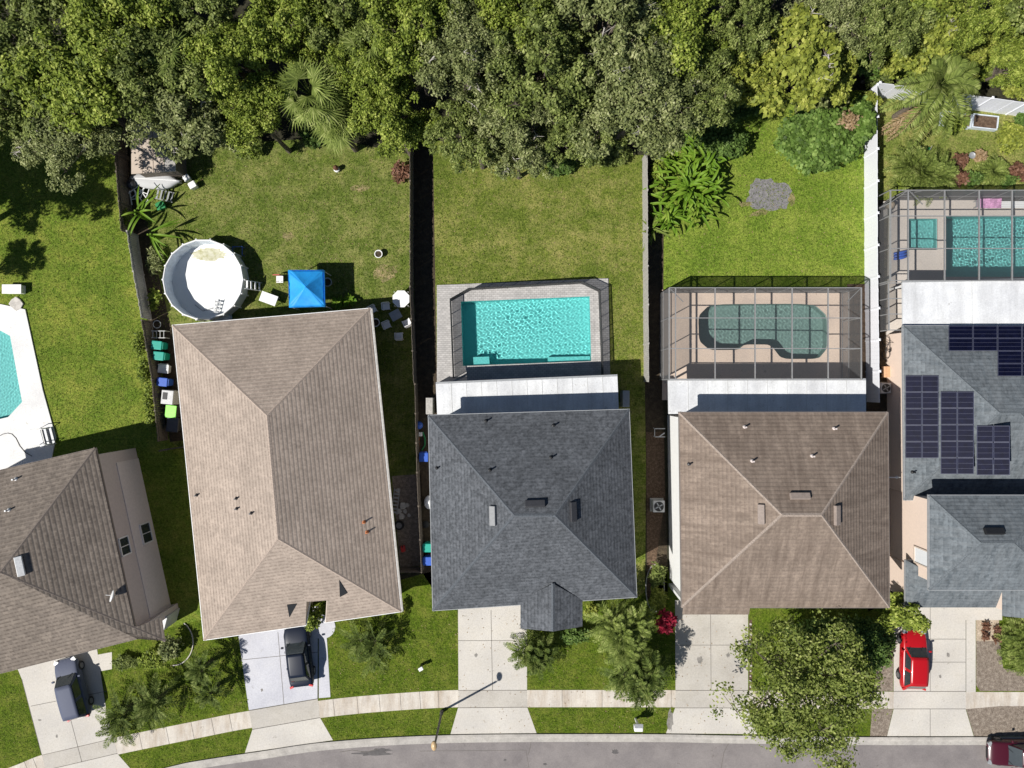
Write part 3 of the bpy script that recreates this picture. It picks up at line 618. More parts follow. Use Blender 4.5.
def on_wall(px, py, p0, n):
    d = V3(((px - 512) / F, (384 - py) / F, -1.0)); o = V3((0, 0, H)); return o + d * ((p0 - o).dot(n) / d.dot(n))
wall_window(rt, on_wall(146, 533, wp[1] + nrm * .06, nrm), nrm, 1.4, 1.25, glass=M['glass']); wall_window(rt, on_wall(124.5, 546, wp[1], nrm), nrm, 1.2, 1.1)
south = (wp[2] - wp[3]).normalized(); ns = V3((south.y, -south.x, 0)); garage(rt, wp[3].lerp(wp[2], .68), ns)
wall_window(rt, wp[3].lerp(wp[2], .3) + V3((0, 0, 4.2)), ns, 1.6, 1.2); wall_window(rt, wp[3].lerp(wp[2], .75) + V3((0, 0, 4.2)), ns, 1.6, 1.2)
# rear bump and porch roof
P0 = [g(118, 458, 5.2), g(96, 456, 5.4)]
mb = MB(); mb.box(g(168, 618, 1.0), (.6, 1.0, 1.9), -.25); mb.build('meter_box', M['ac'], rt)
# satellite dish
p = hit(118, 594, *fl['e'][:3]); mb = MB(); mb.tube([p, p + V3((0, 0, .5))], .03); mb.build('dish_mast', M['grey'], rt)
mb = MB(); mb.lathe([(.0, .0), (.12, .01), (.24, .05), (.31, .1), (.3, .11), (.0, .03)], (0, 0, 0), 20)
Q = V3((-.8, .3, .55)).to_track_quat('Z', 'Y').to_matrix(); mb.v = [tuple(Q @ V3(v) * 1.2 + p + V3((0, 0, .5))) for v in mb.v]; mb.tube([p + V3((0, 0, .4)), p + V3((-.5, .1, .55))], .015)
mb.build('satellite_dish', M['white'], rt, smooth=True)

# ---- house 2: long tan single storey
ze = 2.95
nw, ne, se, sw = g(172.5, 325.5, ze), g(370, 308.5, ze), g(401, 611.5, ze), g(204, 640, ze)
rt = root('long_house', 'long single storey house with light tan shingle roof beside the above ground pool', 'house', g(285, 470))
r0, r1 = g(267, 415.5, 6.15), g(278, 539, 6.15)
n1, n2, n3, n4 = g(307.5, 625, ze), g(326, 622, ze), None, None
mb = MB()
mb.face([ne, nw, r0], uv=True); mb.face([nw, sw, r1, r0], uv=True); mb.face([se, ne, r0, r1], uv=True)
S_tri = (sw, se, r1)
sp = lambda px, py: hit(px, py, *S_tri)
a0, a1 = sw.lerp(se, .515), sw.lerp(se, .615); b0, b1 = sp(306.5, 602), sp(326.5, 600.5)
mb.face([sw, a0, b0, r1], uv=True); mb.face([b0, b1, r1], uv=True); mb.face([a1, se, r1, b1], uv=True)
ro = mb.build('roof', M['tan'], rt)
# black wedges paint in shaded gable ends at jogs of the south slope
E_tri = (se, ne, r0)
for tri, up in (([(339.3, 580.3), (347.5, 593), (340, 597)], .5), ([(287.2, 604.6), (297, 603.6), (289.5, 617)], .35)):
    P = [sp(*q) for q in tri]; m2 = MB(); m2.add([p - V3((0, 0, .2)) for p in P] + [p + V3((0, 0, .05)) for p in P], [(0, 1, 2), (5, 4, 3), (0, 3, 4, 1), (1, 4, 5, 2), (2, 5, 3, 0)]); m2.build('gable_shade', M['black'], ro)
cb = MB()
for a, b in ((nw, r0), (ne, r0), (sw, r1), (se, r1), (r0, r1)): ridge(cb, a, b, .13, .025)
cb.build('ridge_cap', mat_caps['shingle_tan'], ro)
fb = MB()
cb_ = [nw, ne, se, a1, V3((b1.x, b1.y, ze)), V3((b0.x, b0.y, ze)), a0, sw]
fb.prism(grow([V3((p.x, p.y, 0)) for p in cb_], .05), ze - .2, ze - .015); fb.build('fascia', M['fascia_w'], rt)
fb = MB(); 
for a, b in ((a0, b0), (b0, b1), (b1, a1)):
    a_, b_ = V3((a.x, a.y, 0)), V3((b.x, b.y, 0)); fb.add([(a.x, a.y, ze - .15), (b.x, b.y, ze - .15), b, a], [(0, 1, 2, 3)])
fb.build('notch_wall', M['stucco_t'], rt, solid=.06)
mb = MB(); mb.prism(inset([V3((p.x, p.y, 0)) for p in cb_], .42), 0, ze - .2); mb.build('wall', M['stucco_t'], rt)
pipes(ro, (nw, sw, r1), [(197, 495), (236.5, 498.3), (237, 508.5), (251.5, 513)], M['dark']); pipes(ro, E_tri, [(364, 522), (367, 532)], M['orange'])
gut = MB(); gut.beam(ne + V3((.1, 0, -.05)), se + V3((.1, 0, -.05)), .12); gut.build('gutter', M['woodg'], rt)
south = (se - sw); south.z = 0; south.normalize(); ns = V3((south.y, -south.x, 0)); wS = inset([V3((p.x, p.y, 0)) for p in (nw, ne, se, sw)], .42)
garage(rt, wS[3].lerp(wS[2], .27), ns); wall_window(rt, wS[3].lerp(wS[2], .82) + V3((0, 0, 1.5)), ns, 1.5, 1.2)
mb = MB(); mb.box((b0 + b1) / 2 * 1 + V3((0, -.42, -2.1 - ((b0.z + b1.z) / 2 - ze))), (.95, .06, 2.1), -.1); mb.build('front_door', M['white'], rt)
wE = (wS[2] - wS[1]).normalized(); nE2 = V3((-wE.y, wE.x, 0)); nE2 = nE2 if nE2.x > 0 else -nE2
for t in (.2, .5, .75): wall_window(rt, wS[1].lerp(wS[2], t) + V3((0, 0, 1.6)), nE2, 1.1, 1.0); wall_window(rt, wS[0].lerp(wS[3], t) + V3((0, 0, 1.6)), -nE2, 1.1, 1.0)

def lanai(rt, pts, h, mat, nseam, posts=True, base_mat=None):
    P = G(pts, h); mb = MB(); mb.prism([V3((p.x, p.y, 0)) for p in P], h - .14, h)
    sb = mb
    for i in range(1, nseam):
        a = P[0].lerp(P[1], i / nseam); b = P[3].lerp(P[2], i / nseam); sb.beam(a + V3((0, 0, .006)), b + V3((0, 0, .006)), .035, 1, .025)
    o = mb.build('lanai_roof', [mat, M['ac']], rt)
    gb = MB(); gb.beam(P[0] + V3((0, .07, -.07)), P[1] + V3((0, .07, -.07)), .13); gb.build('gutter', M['fascia_g'], o)
    for i in range(5):
        a = P[0].lerp(P[1], (i + .15) / 4.3); pb = MB(); pb.box((a.x, a.y - .15, (h - .14) / 2), (.12, .12, h - .14)); pb.build('lanai_post', M['white'], rt)
    return o
# ---- house 3: slate roof with the open pool
ze = 5.55
nw, ne, se, sw = g(428.5, 415.5, ze), g(629, 409.5, ze), g(636.5, 597, ze), g(433, 610.5, ze)
rt = root('two_storey_house', 'square house with dark slate grey shingle roof behind the open turquoise pool', 'house', g(530, 490))
ro, fl = hip(rt, [nw, ne, se, sw], g(514.5, 515.5, 8.45), g(555, 515.5, 8.45), M['slate'], M['fascia_g'])
vents(ro, fl['n'], [(535, 504)], M['dark']); vents(ro, fl['w'], [(493.5, 515.5)], M['vent_grey']); vents(ro, fl['e'], [(572.5, 511.5)], M['dark'])
pipes(ro, fl['n'], [(486, 421), (553.5, 425.5), (551, 457.5), (490, 470)], M['black']); pipes(ro, fl['w'], [(437, 468)], M['black'])
W = walls(rt, [nw, ne, se, sw], ze - .2, M['stucco_l'])
gt, gb_ = g(551, 585, 6.75), g(553, 631.5, 6.42); l0, l1 = g(520.5, 600, ze), g(520.5, 628.5, ze); q0, q1 = g(582.5, 600, ze), g(582.5, 626.5, ze)
gt = V3((gb_.x, gt.y, 6.42)); mb = MB(); mb.face([l0, l1, gb_, gt], uv=True); mb.face([q1, q0, gt, gb_], uv=True); mb.build('gable_roof', M['slate'], rt, solid=0)
mb = MB(); mb.add([l1 + V3((.1, .25, -.02)), q1 + V3((-.1, .25, -.02)), gb_ + V3((0, .25, -.04))], [(0, 1, 2)]); mb.prism([V3((l0.x + .3, l0.y, 0)), V3((q0.x - .3, q0.y, 0)), V3((q1.x - .3, q1.y + .4, 0)), V3((l1.x + .3, l1.y + .4, 0))], 0, ze - .05); mb.build('gable_wall', M['stucco_l'], rt)
mb = MB(); ridge(mb, gt, gb_); mb.build('ridge_cap', mat_caps['shingle_slate'], rt)
ns = V3((0, -1, 0)); garage(rt, V3((g(493, 0).x, W.location.y + sw.y * 1 + .44, 0)), ns)
wall_window(rt, V3((gb_.x, l1.y + .4, 4.0)), ns, 1.5, 1.3); wall_window(rt, V3((gb_.x, l1.y + .4, 1.4)), ns, 1.5, 1.3)
for t in (.2, .5, .8): wall_window(rt, V3((inset([V3((p.x, p.y, 0)) for p in (nw, ne, se, sw)], .42)[0].lerp(inset([V3((p.x, p.y, 0)) for p in (nw, ne, se, sw)], .42)[1], t))) + V3((0, 0, 4.2)), V3((0, 1, 0)), 1.3, 1.1)
lanai(rt, [(435.8, 384), (617.4, 376.3), (618.8, 412), (437.3, 417)], 2.8, M['lanai'], 12)
for px, py in ((431.2, 405.5), (623.5, 398.5)):
    mb = MB(); mb.box(g(px, py) + V3((0, 0, .6)), (.5, 1.2, 1.2)); mb.build('utility_box', M['woodg'] if px < 500 else M['grey'], rt, bevel=.03)
# ---- house 4: brown roof
nw, ne, se, sw = g(679.5, 412.5, ze), g(888, 412.5, ze), g(889.5, 607.5, ze), g(682, 607.5, ze)
rt = root('two_storey_house', 'square house with streaked brown shingle roof beside the big street tree', 'house', g(784, 500))
ro, fl = hip(rt, [nw, ne, se, sw], g(782.5, 515, 8.45), g(821.5, 515, 8.45), M['brown'], M['fascia_b'])
vents(ro, fl['n'], [(799.5, 496.5)], M['vent_tan']); vents(ro, fl['w'], [(761.5, 514)], M['vent_tan']); vents(ro, fl['e'], [(836, 515)], M['vent_tan'])
pipes(ro, fl['n'], [(744.5, 427), (834, 428.5), (812, 456), (752, 461)], M['stucco_g']); pipes(ro, fl['w'], [(689, 464)], M['dark'])
walls(rt, [nw, ne, se, sw], ze - .2, M['stucco_w'])
a = G([(683, 607), (750, 607), (750, 615.5), (683, 615.5)], ze); dz_ = V3((0, 0, .012)); mb = MB(); mb.face([a[3] - dz_ * 16, a[2] - dz_ * 16, a[1] + dz_, a[0] + dz_], uv=True); mb.build('roof_edge', M['brown'], ro)
mb = MB(); mb.prism([V3((p.x + (.3 if i in (0, 3) else -.3), p.y + (.35 if i > 1 else 0), 0)) for i, p in enumerate(a)], 0, ze - .3); mb.build('bay_wall', M['stucco_w'], rt)
garage(rt, V3((g(712, 0).x, a[3].y + .35, 0)), ns)
wS = inset([V3((p.x, p.y, 0)) for p in (nw, ne, se, sw)], .42)
for t in (.45, .6, .85): wall_window(rt, wS[3].lerp(wS[2], t) + V3((0, 0, 4.2)), ns, 1.3, 1.2); wall_window(rt, wS[0].lerp(wS[1], t) + V3((0, 0, 4.2)), V3((0, 1, 0)), 1.3, 1.1)
for t in (.25, .7): wall_window(rt, wS[0].lerp(wS[3], t) + V3((0, 0, 4.3)), V3((-1, 0, 0)), .6, .5, bars=0)
lanai(rt, [(668, 380.6), (866, 380.3), (866, 413), (668.6, 414)], 2.8, M['lanai'], 10)
# ---- house 5: solar roof
rt = root('solar_house', 'peach walled house with blue grey roof carrying dark solar panels', 'house', g(960, 470))
z1 = 3.0
nw, ne, se, sw = g(903.5, 326, z1), g(1110, 326, z1), g(1110, 500, z1), g(905, 500, z1)
ro, fl = hip(rt, [nw, ne, se, sw], g(1000, 413, 5.6), g(1020, 413, 5.6), M['slate2'], M['fascia_g']); FL5 = fl
walls(rt, [nw, ne, se, sw], z1 - .2, M['stucco_p'], .4)
pipes(ro, fl['w'], [(912.5, 472)], M['black'])
z2 = 5.6
nw, ne, se, sw = g(929.5, 495.5, z2), g(1066, 495.5, z2), g(1066, 590, z2), g(929.5, 590, z2)
ro, fl = hip(rt, [nw, ne, se, sw], g(981, 543, 7.15), g(1014, 543, 7.15), M['slate2'], M['fascia_g'], name='upper_roof')
vents(ro, fl['n'], [(993.5, 531.5)], M['black'])
U = walls(rt, [nw, ne, se, sw], z2 - .2, M['stucco_p'], .4, name='upper_wall')
wU = inset([V3((p.x, p.y, 0)) for p in (nw, ne, se, sw)], .4)
wall_window(rt, on_wall(922, 557, wU[0], V3((-1, 0, 0))), V3((-1, 0, 0)), 1.1, 1.7, frame=M['stucco_t'], glass=M['glass_l'], bars=0)
nw, ne, se, sw = g(905.5, 560, z1), g(1001, 560, z1), g(997, 607.5, z1), g(905.5, 607.5, z1)
t0, t1 = g(935, 575, 4.6), g(996, 575, 4.6)
mb = MB(); mb.face([nw, sw, V3((t0.x, t0.y, 4.3))], uv=True); mb.face([sw, se, V3((se.x, t0.y, 4.3)), V3((t0.x, t0.y, 4.3))], uv=True); go = mb.build('garage_roof', M['slate2'], rt)
fb = MB(); fb.prism([V3((p.x, p.y, 0)) for p in (nw, ne, se, sw)], z1 - .2, z1 - .012); fb.build('fascia', M['fascia_g'], rt)
mb = MB(); mb.prism(inset([V3((p.x, p.y, 0)) for p in (nw, ne, se, sw)], .4), 0, z1 - .2); mb.build('garage_wall', M['stucco_p'], rt)
garage(rt, V3((g(930, 0).x, sw.y + .42, 0)), ns)
z2 = 3.75; nw, ne, se, sw = g(1002, 575, z2), g(1062, 575, z2), g(1062, 616, z2), g(1002, 616, z2); ra, rb = (nw + ne) / 2, (sw + se) / 2; ra.z = rb.z = z2 + .85
mb = MB(); mb.face([nw, sw, rb, ra], uv=True); mb.face([se, ne, ra, rb], uv=True); mb.build('gable_roof', M['slate2'], rt)
mb = MB(); mb.prism([V3((p.x + (.1 if i in (0, 3) else -.1), p.y + (.35 if i > 1 else 0), 0)) for i, p in enumerate((nw, ne, se, sw))], 0, z2 - .03); mb.build('gable_wall', M['stucco_p'], rt)
lanai(rt, [(902.5, 282.5), (1110, 279), (1110, 326.5), (903, 326.5)], 2.65, M['lanai'], 3)
# solar panels, two arrays bolted on the roof
def solar(label, cols, fx, fy, tri, w, h):
    c0 = hit(*cols[0][:2], *tri[:3]); r_ = root('solar_array', label, 'solar panels', c0)
    n = (tri[1] - tri[0]).cross(tri[2] - tri[0]).normalized(); n = n if n.z > 0 else -n
    for (x, y, k) in cols:
        for i in range(k):
            P = [hit(x + dx, y + i * fy + dy, *tri[:3]) + n * .12 for dx, dy in ((.4, .4), (fx - .4, .4), (fx - .4, fy - .4), (.4, fy - .4))]
            mb = MB(); Q = [p - n * .05 for p in P]; mb.add(Q + P, [(0, 1, 2, 3), (7, 6, 5, 4), (1, 0, 4, 5), (2, 1, 5, 6), (3, 2, 6, 7), (0, 3, 7, 4)])
            for s in (.33, .66):
                a, b = P[0].lerp(P[3], s), P[1].lerp(P[2], s); mb.beam(a + n * .004, b + n * .004, .012, 1, .012)
            for a, b in ((0, 1), (1, 2), (2, 3), (3, 0)): mb.beam(P[a] + n * .003, P[b] + n * .003, .03, 1, .03)
            mb.build('panel', [M['solar'], M['solarf']], r_)
Wt = [FL5['w'][0], FL5['w'][1], FL5['w'][2]]
solar('field of square dark blue solar panels stepping down the west slope of the roof', [(905.3, 375.5, 5), (922.0, 375.5, 5), (940.5, 391.5, 5), (957.2, 391.5, 5), (976.5, 425.5, 3), (993.2, 425.5, 3)], 16.4, 16.5, Wt, 0, 0)
solar('near black solar panels along the white patio roof at the right edge', [(947.5, 326.5, 2), (972, 326.5, 2), (996.5, 326.5, 4), (1021, 326.5, 4), (1045.5, 326.5, 4)], 24.2, 12.6, FL5['n'], 0, 0)
# ================================================================== POOLS
def waves(name, poly, z, mat, parent, seed, amp=.05, res=.026, kr=(11, 35)):
    P = [V3((p.x, p.y, 0)) for p in poly]; x0, x1 = min(p.x for p in P), max(p.x for p in P); y0, y1 = min(p.y for p in P), max(p.y for p in P)
    nx, ny = int((x1 - x0) / res), int((y1 - y0) / res); rg = np.random.default_rng(seed)
    X, Y = np.meshgrid(np.linspace(x0, x1, nx), np.linspace(y0, y1, ny)); Z = np.zeros_like(X)
    for i in range(26):
        k = rg.uniform(*kr); a = rg.uniform(0, 6.28); Z += amp * .5 / k * np.sin(k * (X * math.cos(a) + Y * math.sin(a)) + rg.uniform(0, 6.28))
    # clamp to the outline (inside test per vertex)
    ins = np.zeros(X.shape, bool); n = len(P)
    for i in range(n):
        a, b = P[i], P[(i + 1) % n]
        if abs(a.y - b.y) < 1e-9: continue
        cnd = ((a.y > Y) != (b.y > Y)) & (X < (b.x - a.x) * (Y - a.y) / (b.y - a.y) + a.x); ins ^= cnd
    pad = ins.copy()
    pad[1:] |= ins[:-1]; pad[:-1] |= ins[1:]; pad[:, 1:] |= ins[:, :-1]; pad[:, :-1] |= ins[:, 1:]
    idx = -np.ones(X.shape, int); idx[pad] = np.arange(pad.sum())
    Z = Z * (.85 + .35 * np.sin(X * .7 + seed) * np.cos(Y * .9 + seed * 2))
    v = np.stack([X[pad], Y[pad], Z[pad] + z], -1)
    q = np.stack([idx[:-1, :-1], idx[:-1, 1:], idx[1:, 1:], idx[1:, :-1]], -1).reshape(-1, 4); q = q[(q >= 0).all(1)]
    mb = MB(); mb.v = [tuple(p) for p in v]; mb.f = [tuple(int(i) for i in f) for f in q]; mb.m = [0] * len(mb.f)
    o = mb.build(name, mat, parent, smooth=True); o.cycles.is_caustics_caster = True; o['label'] = 'clear rippled water'
    return o
def pool(name, label, poly, depth, wall_mat, deck_z, seed, cope, water='water', cope_w=.3, wz=None, steps=(), amp=.026, kr=(11, 35)):
    c = sum(poly, V3()) / len(poly); rt = root(name, label, 'pool', (c.x, c.y, 0)); n = len(poly)
    mb = MB(); fs = [(i, (i + 1) % n, n + (i + 1) % n, n + i) for i in range(n)]
    xa_, xb_ = min(p.x for p in poly), max(p.x for p in poly); dz = lambda p: -depth * (1.18 - .42 * (p.x - xa_) / (xb_ - xa_))
    mb.add([(p.x, p.y, dz(p)) for p in poly] + [(p.x, p.y, deck_z - .004) for p in poly], fs); mb.add([(p.x, p.y, dz(p)) for p in poly], [tuple(range(n))])
    b = mb.build('basin', wall_mat, rt, solid=0); b.cycles.is_caustics_receiver = True
    for s in steps:
        sb = MB(); sb.prism(G(s[0]), -depth * .7, -s[1]); so = sb.build('step', wall_mat, rt); so.cycles.is_caustics_receiver = True
    waves('water', poly, (deck_z - .16) if wz is None else wz, M[water], rt, seed, amp, kr=kr)
    if cope:
        outer = grow(poly, cope_w); cb = MB(); P = [V3((p.x, p.y, 0)) for p in poly]
        for i in range(n):
            j = (i + 1) % n; cb.prism([P[i], P[j], V3((outer[j].x, outer[j].y, 0)), V3((outer[i].x, outer[i].y, 0))], deck_z - .05, deck_z + .012)
        cb.build('coping', cope, rt)
    return rt
def deck(name, pts, z, mat, holes):
    o = sheet(name, G(pts), z, mat, [[V3((p.x, p.y, 0)) for p in h] for h in holes])
    sk = MB(); P = G(pts); n = len(P); sk.add([(p.x, p.y, -.02) for p in P] + [(p.x, p.y, z) for p in P], [(i, (i + 1) % n, n + (i + 1) % n, n + i) for i in range(n)])
    struct(sk.build(name + '_edge', mat)); return o
DZ = .1
deck('pool_deck', [(-140, 318), (-60, 300), (0, 304), (26, 309.5), (43.5, 390), (56.5, 437), (50, 470), (-90, 490)], DZ, M['deck_w'], [POOL1])
pool('swimming_pool', 'turquoise pool in a white deck at the left edge of the photo', POOL1, 1.4, M['tile3'], DZ, 5, None, amp=.01)
deck('pool_deck', [(437, 285.3), (608, 278.5), (610.5, 400), (437, 400)], DZ, M['deck_g'], [POOL3])
pool('swimming_pool', 'open turquoise pool with sparkling ripples in grey pavers', POOL3, 1.15, M['tile'], DZ, 1, M['deck_g'], steps=[([(548, 357), (590, 356), (590.8, 361), (548, 362)], .25), ([(473, 357), (489, 356.5), (489.5, 364.5), (473.5, 365)], .2)], amp=.027)
deck('pool_deck', [(662, 290), (849, 290), (849, 400), (662, 400)], DZ, M['deck_t'], [POOL4])
pool('swimming_pool', 'deep green pool with cut corners inside the tan decked screen cage', POOL4, 1.3, M['tile2'], DZ, 7, M['deck_t'], water='water2', cope_w=.25, amp=.012)
deck('pool_deck', [(888.5, 203), (906, 193), (1150, 190), (1150, 335), (886, 335)], DZ, M['deck_b'], [POOL5, SPA5])
pool('swimming_pool', 'long aqua pool under the dark screen cage at the right edge', POOL5, 1.35, M['tile3'], DZ, 9, M['deck_b'], cope_w=.2, amp=.025)
pool('spa_pool', 'small square spa beside the long pool in the right screen cage', SPA5, .8, M['tile3'], DZ, 11, M['deck_b'], cope_w=.18, amp=.02)

# mesh safety fence round the open pool
base = G([(454.5, 378), (451.5, 301), (470, 290.5), (581, 284), (598, 292), (600.5, 357), (601, 377)])
rt = root('pool_safety_fence', 'black mesh safety fence on thin posts around the open turquoise pool', 'fence', (base[0].x, base[0].y, DZ))
posts = []
for a, b in zip(base, base[1:]):
    n = max(1, round((b - a).length / .95)); posts += [a.lerp(b, i / n) for i in range(n)]
    mb = MB(); mb.add([a + V3((0, 0, DZ + .03)), b + V3((0, 0, DZ + .03)), b + V3((0, 0, 1.28)), a + V3((0, 0, 1.28))], [(0, 1, 2, 3)]); mb.build('mesh_panel', M['screend'], rt)
    mb = MB(); mb.beam(a + V3((0, 0, 1.28)), b + V3((0, 0, 1.28)), .05); mb.build('rail', M['black'], rt)
for p in posts + [base[-1]]:
    mb = MB(); mb.tube([p + V3((0, 0, DZ)), p + V3((0, 0, 1.34))], .028, 6); mb.build('post', M['black'], rt)
a, b = G([(437, 383.5), (612, 378.5)]); rt = root('pool_safety_fence', 'low row of black mesh fence along the white patio roof edge by the open pool', 'fence', (a.x, a.y, DZ))
mb = MB(); mb.add([a + V3((0, 0, DZ + .03)), b + V3((0, 0, DZ + .03)), b + V3((0, 0, 1.28)), a + V3((0, 0, 1.28))], [(0, 1, 2, 3)]); mb.build('mesh_panel', M['screend'], rt)
for i in range(14):
    p = a.lerp(b, i / 13); mb = MB(); mb.tube([p + V3((0, 0, DZ)), p + V3((0, 0, 1.34))], .03, 6); mb.build('post', M['black'], rt)

# screened pool cages
def cage(label, x0, y0, x1, y1, h, xs, ys, alu, cut=None, sidex=None, door=None):
    """x0.. in photo pixels at roof height; xs / ys = beams"""
    nw, se = g(x0, y0, h), g(x1, y1, h); rt = root('pool_cage', label, 'screen enclosure', (nw.x, nw.y, DZ)); z0 = DZ
    X = [g(x, y0, h).x for x in xs]; Y = [g(x0, y, h).y for y in ys]; w = .065
    def pt(x, y, z): return V3((x, y, z))
    fr = MB(); xa, xb, ya, yb = nw.x, se.x, nw.y, se.y; c = cut or 0
    for x in X: fr.beam((x, ya, h), (x, yb, h), w, 0, .12)
    for y in Y: fr.beam((xa, y, h - .003), (xb, y, h - .003), w * .8, 0, .1)
    fr.build('roof_frame', alu, rt)
    for nm, (p, q), ps in (('north', ((xa + c, ya), (xb, ya)), [x for x in X if x > xa + c]), ('west', ((xa, ya - c * .7), (xa, yb)), Y), ('east', ((xb, ya), (xb, yb)), Y)):
        wb = MB(); p3, q3 = V3((*p, 0)), V3((*q, 0)); e = V3((0, 0, 1))
        for z in (z0 + .04, z0 + 1.05, h - .06): wb.beam(p3 + e * z, q3 + e * z, .045)
        for s in ps:
            b = V3((s, ya, 0)) if nm == 'north' else V3((p3.x, s, 0)); wb.beam(b + e * z0, b + e * h, .05)
        for b in (p3, q3): wb.beam(b + e * z0, b + e * h, .08)
        if nm == 'north': # knee braces at the corners
            for b, dx in ((p3, 1), (q3, -1)): wb.beam(b + e * (h - .02), b + V3((dx * 1.0, -1.0, h - .02)), .05); wb.beam(b + e * 1.2, b + V3((dx * 1.1, 0, h - .1)), .05)
        wb.build('wall_frame', alu, rt)
        sb = MB(); sb.add([p3 + e * z0, q3 + e * z0, q3 + e * h, p3 + e * h], [(0, 1, 2, 3)]); sb.build('wall_screen', M['screenw'], rt)
    if c:
        p3, q3 = V3((xa, ya - c * .7, 0)), V3((xa + c, ya, 0)); wb = MB(); e = V3((0, 0, 1))
        for z in (z0 + .04, z0 + 1.05, h - .06): wb.beam(p3 + e * z, q3 + e * z, .045)
        wb.build('wall_frame', alu, rt); sb = MB(); sb.add([p3 + e * z0, q3 + e * z0, q3 + e * h, p3 + e * h], [(0, 1, 2, 3)]); sb.build('wall_screen', M['screenw'], rt)
    sb = MB(); pr = [pt(xa, yb, h + .02), pt(xb, yb, h + .02), pt(xb, ya, h + .02)] + ([pt(xa + c, ya, h + .02), pt(xa, ya - c * .7, h + .02)] if c else [pt(xa, ya, h + .02)])
    sb.add(pr, [tuple(range(len(pr)))]); sb.build('roof_screen', M['screen'], rt)
    return rt
ca = cage('grey framed screen cage over the deep green pool', 669, 287.5, 861.5, 379.5, 3.0, (669.3, 675.5, 715, 755, 792, 828, 861.2), (287.8, 318, 348.5, 379), M['alu'])
mb = MB(); q = g(866, 380, 3.0)
cb_ = cage('wide dark screen cage over the aqua pool and spa at the right edge', 890, 190, 1110, 281, 2.8, (890.4, 908, 944.5, 979, 1012, 1045, 1080, 1109.6), (190.3, 216, 248.5, 280.6), M['alu'], cut=1.3)
p0, p1 = g(888.5, 283, 2.6), g(889, 330, 2.6)
wb = MB(); wb.beam((p0.x, p0.y, 2.6), (p1.x, p1.y, 2.6), .07); wb.beam((p0.x, p0.y, 1.1), (p1.x, p1.y, 1.1), .06)
for t in (0, .33, .66, 1): q = p0.lerp(p1, t); wb.beam((q.x, q.y, .1), (q.x, q.y, 2.6), .07); wb.beam((q.x, q.y, 2.58), (q.x + .9, q.y, 2.58), .06)
struct_part = wb.build('side_frame', M['alu'], cb_)
sb = MB(); sb.add([(p0.x, p0.y, .1), (p1.x, p1.y, .1), (p1.x, p1.y, 2.6), (p0.x, p0.y, 2.6)], [(0, 1, 2, 3)]); sb.build('wall_screen', M['screenw'], cb_)
# things on the decks
def towel(px, py, w, d, z, mat, label, rz=0):
    c = g(px, py); mb = MB(); n = 6; vs = []; fs = []
    for i in range(n + 1):
        for j in range(4): vs.append(c + Matrix.Rotation(rz, 3, 'Z') @ V3(((i / n - .5) * w, (j / 3 - .5) * d, 0)) + V3((0, 0, z + .04 * math.sin(i * 1.7 + j))))
    for i in range(n):
        for j in range(3): k = i * 4 + j; fs.append((k, k + 4, k + 5, k + 1))
    mb.add(vs, fs); return tag(mb.build('towel', mat, base=c, solid=.02), label, 'towel')
def bench(px, py, w, d, h, mat, label, rz=0, name='bench', cat='bench'):
    rt = root(name, label, cat, g(px, py) + V3((0, 0, DZ)), 0); c = g(px, py)
    mb = MB()
    for k in range(4): mb.box(c + Matrix.Rotation(rz, 3, 'Z') @ V3((0, (k - 1.5) * d / 4, 0)) + V3((0, 0, DZ + h)), (w, d / 4 - .015, .04), rz)
    mb.build('seat', mat, rt)
    for s in (-1, 1):
        for t in (-1, 1): lb = MB(); lb.box(c + Matrix.Rotation(rz, 3, 'Z') @ V3((s * w * .45, t * d * .4, 0)) + V3((0, 0, DZ + h / 2)), (.06, .06, h - .02), rz); lb.build('leg', mat, rt)
    return rt
bench(1004, 206.5, 3.2, .5, .45, M['white'], 'long white bench behind the aqua pool in the right screen cage')
bench(984, 205.5, 1.9, .55, .42, M['grey'], 'low lounger frame under the pink towel beside the aqua pool', name='pool_lounger', cat='lounger')
towel(984, 205.5, 1.75, .7, .62, M['pink'], 'pink and lilac towel draped on the lounger behind the aqua pool')
def float_(px, py, mat, label, name='pool_float'):
    c = g(px, py); mb = MB()
    for i in range(3): mb.tube([c + V3((-.5, i * .2 - .2, DZ + .12)), c + V3((.1, i * .2 - .1, DZ + .16)), c + V3((.55, i * .2 + .05, DZ + .12))], [.08, .11, .08], 8)
    return tag(mb.build(name, mat, base=c, smooth=True), label, 'pool float')
float_(899, 257, M['bluep'], 'blue rolled pool float on the deck left of the spa')
def pump(px, py, label, w=1.0, d=.55):
    c = g(px, py); rt = root('pool_pump', label, 'pool pump', c); mb = MB(); mb.box(c + V3((0, 0, .08)), (d + .2, w + .2, .16)); mb.build('pad', M['conc'], rt)
    mb = MB(); mb.lathe([(.01, .16), (.26, .18), (.28, .5), (.2, .75), (.05, .85)], c + V3((0, w * .25, 0)), 16); mb.build('filter_tank', M['sand'], rt, smooth=True)
    mb = MB(); mb.tube([c + V3((0, -w * .4, .32)), c + V3((0, 0, .32))], .13, 10); mb.tube([c + V3((0, -w * .1, .32)), c + V3((.1, -w * .1, .6)), c + V3((.1, w * .2, .6))], .03); mb.build('motor', M['dark'], rt)
pump(887.3, 210, 'tan pool pump and filter tank beside the corner of the right screen cage')
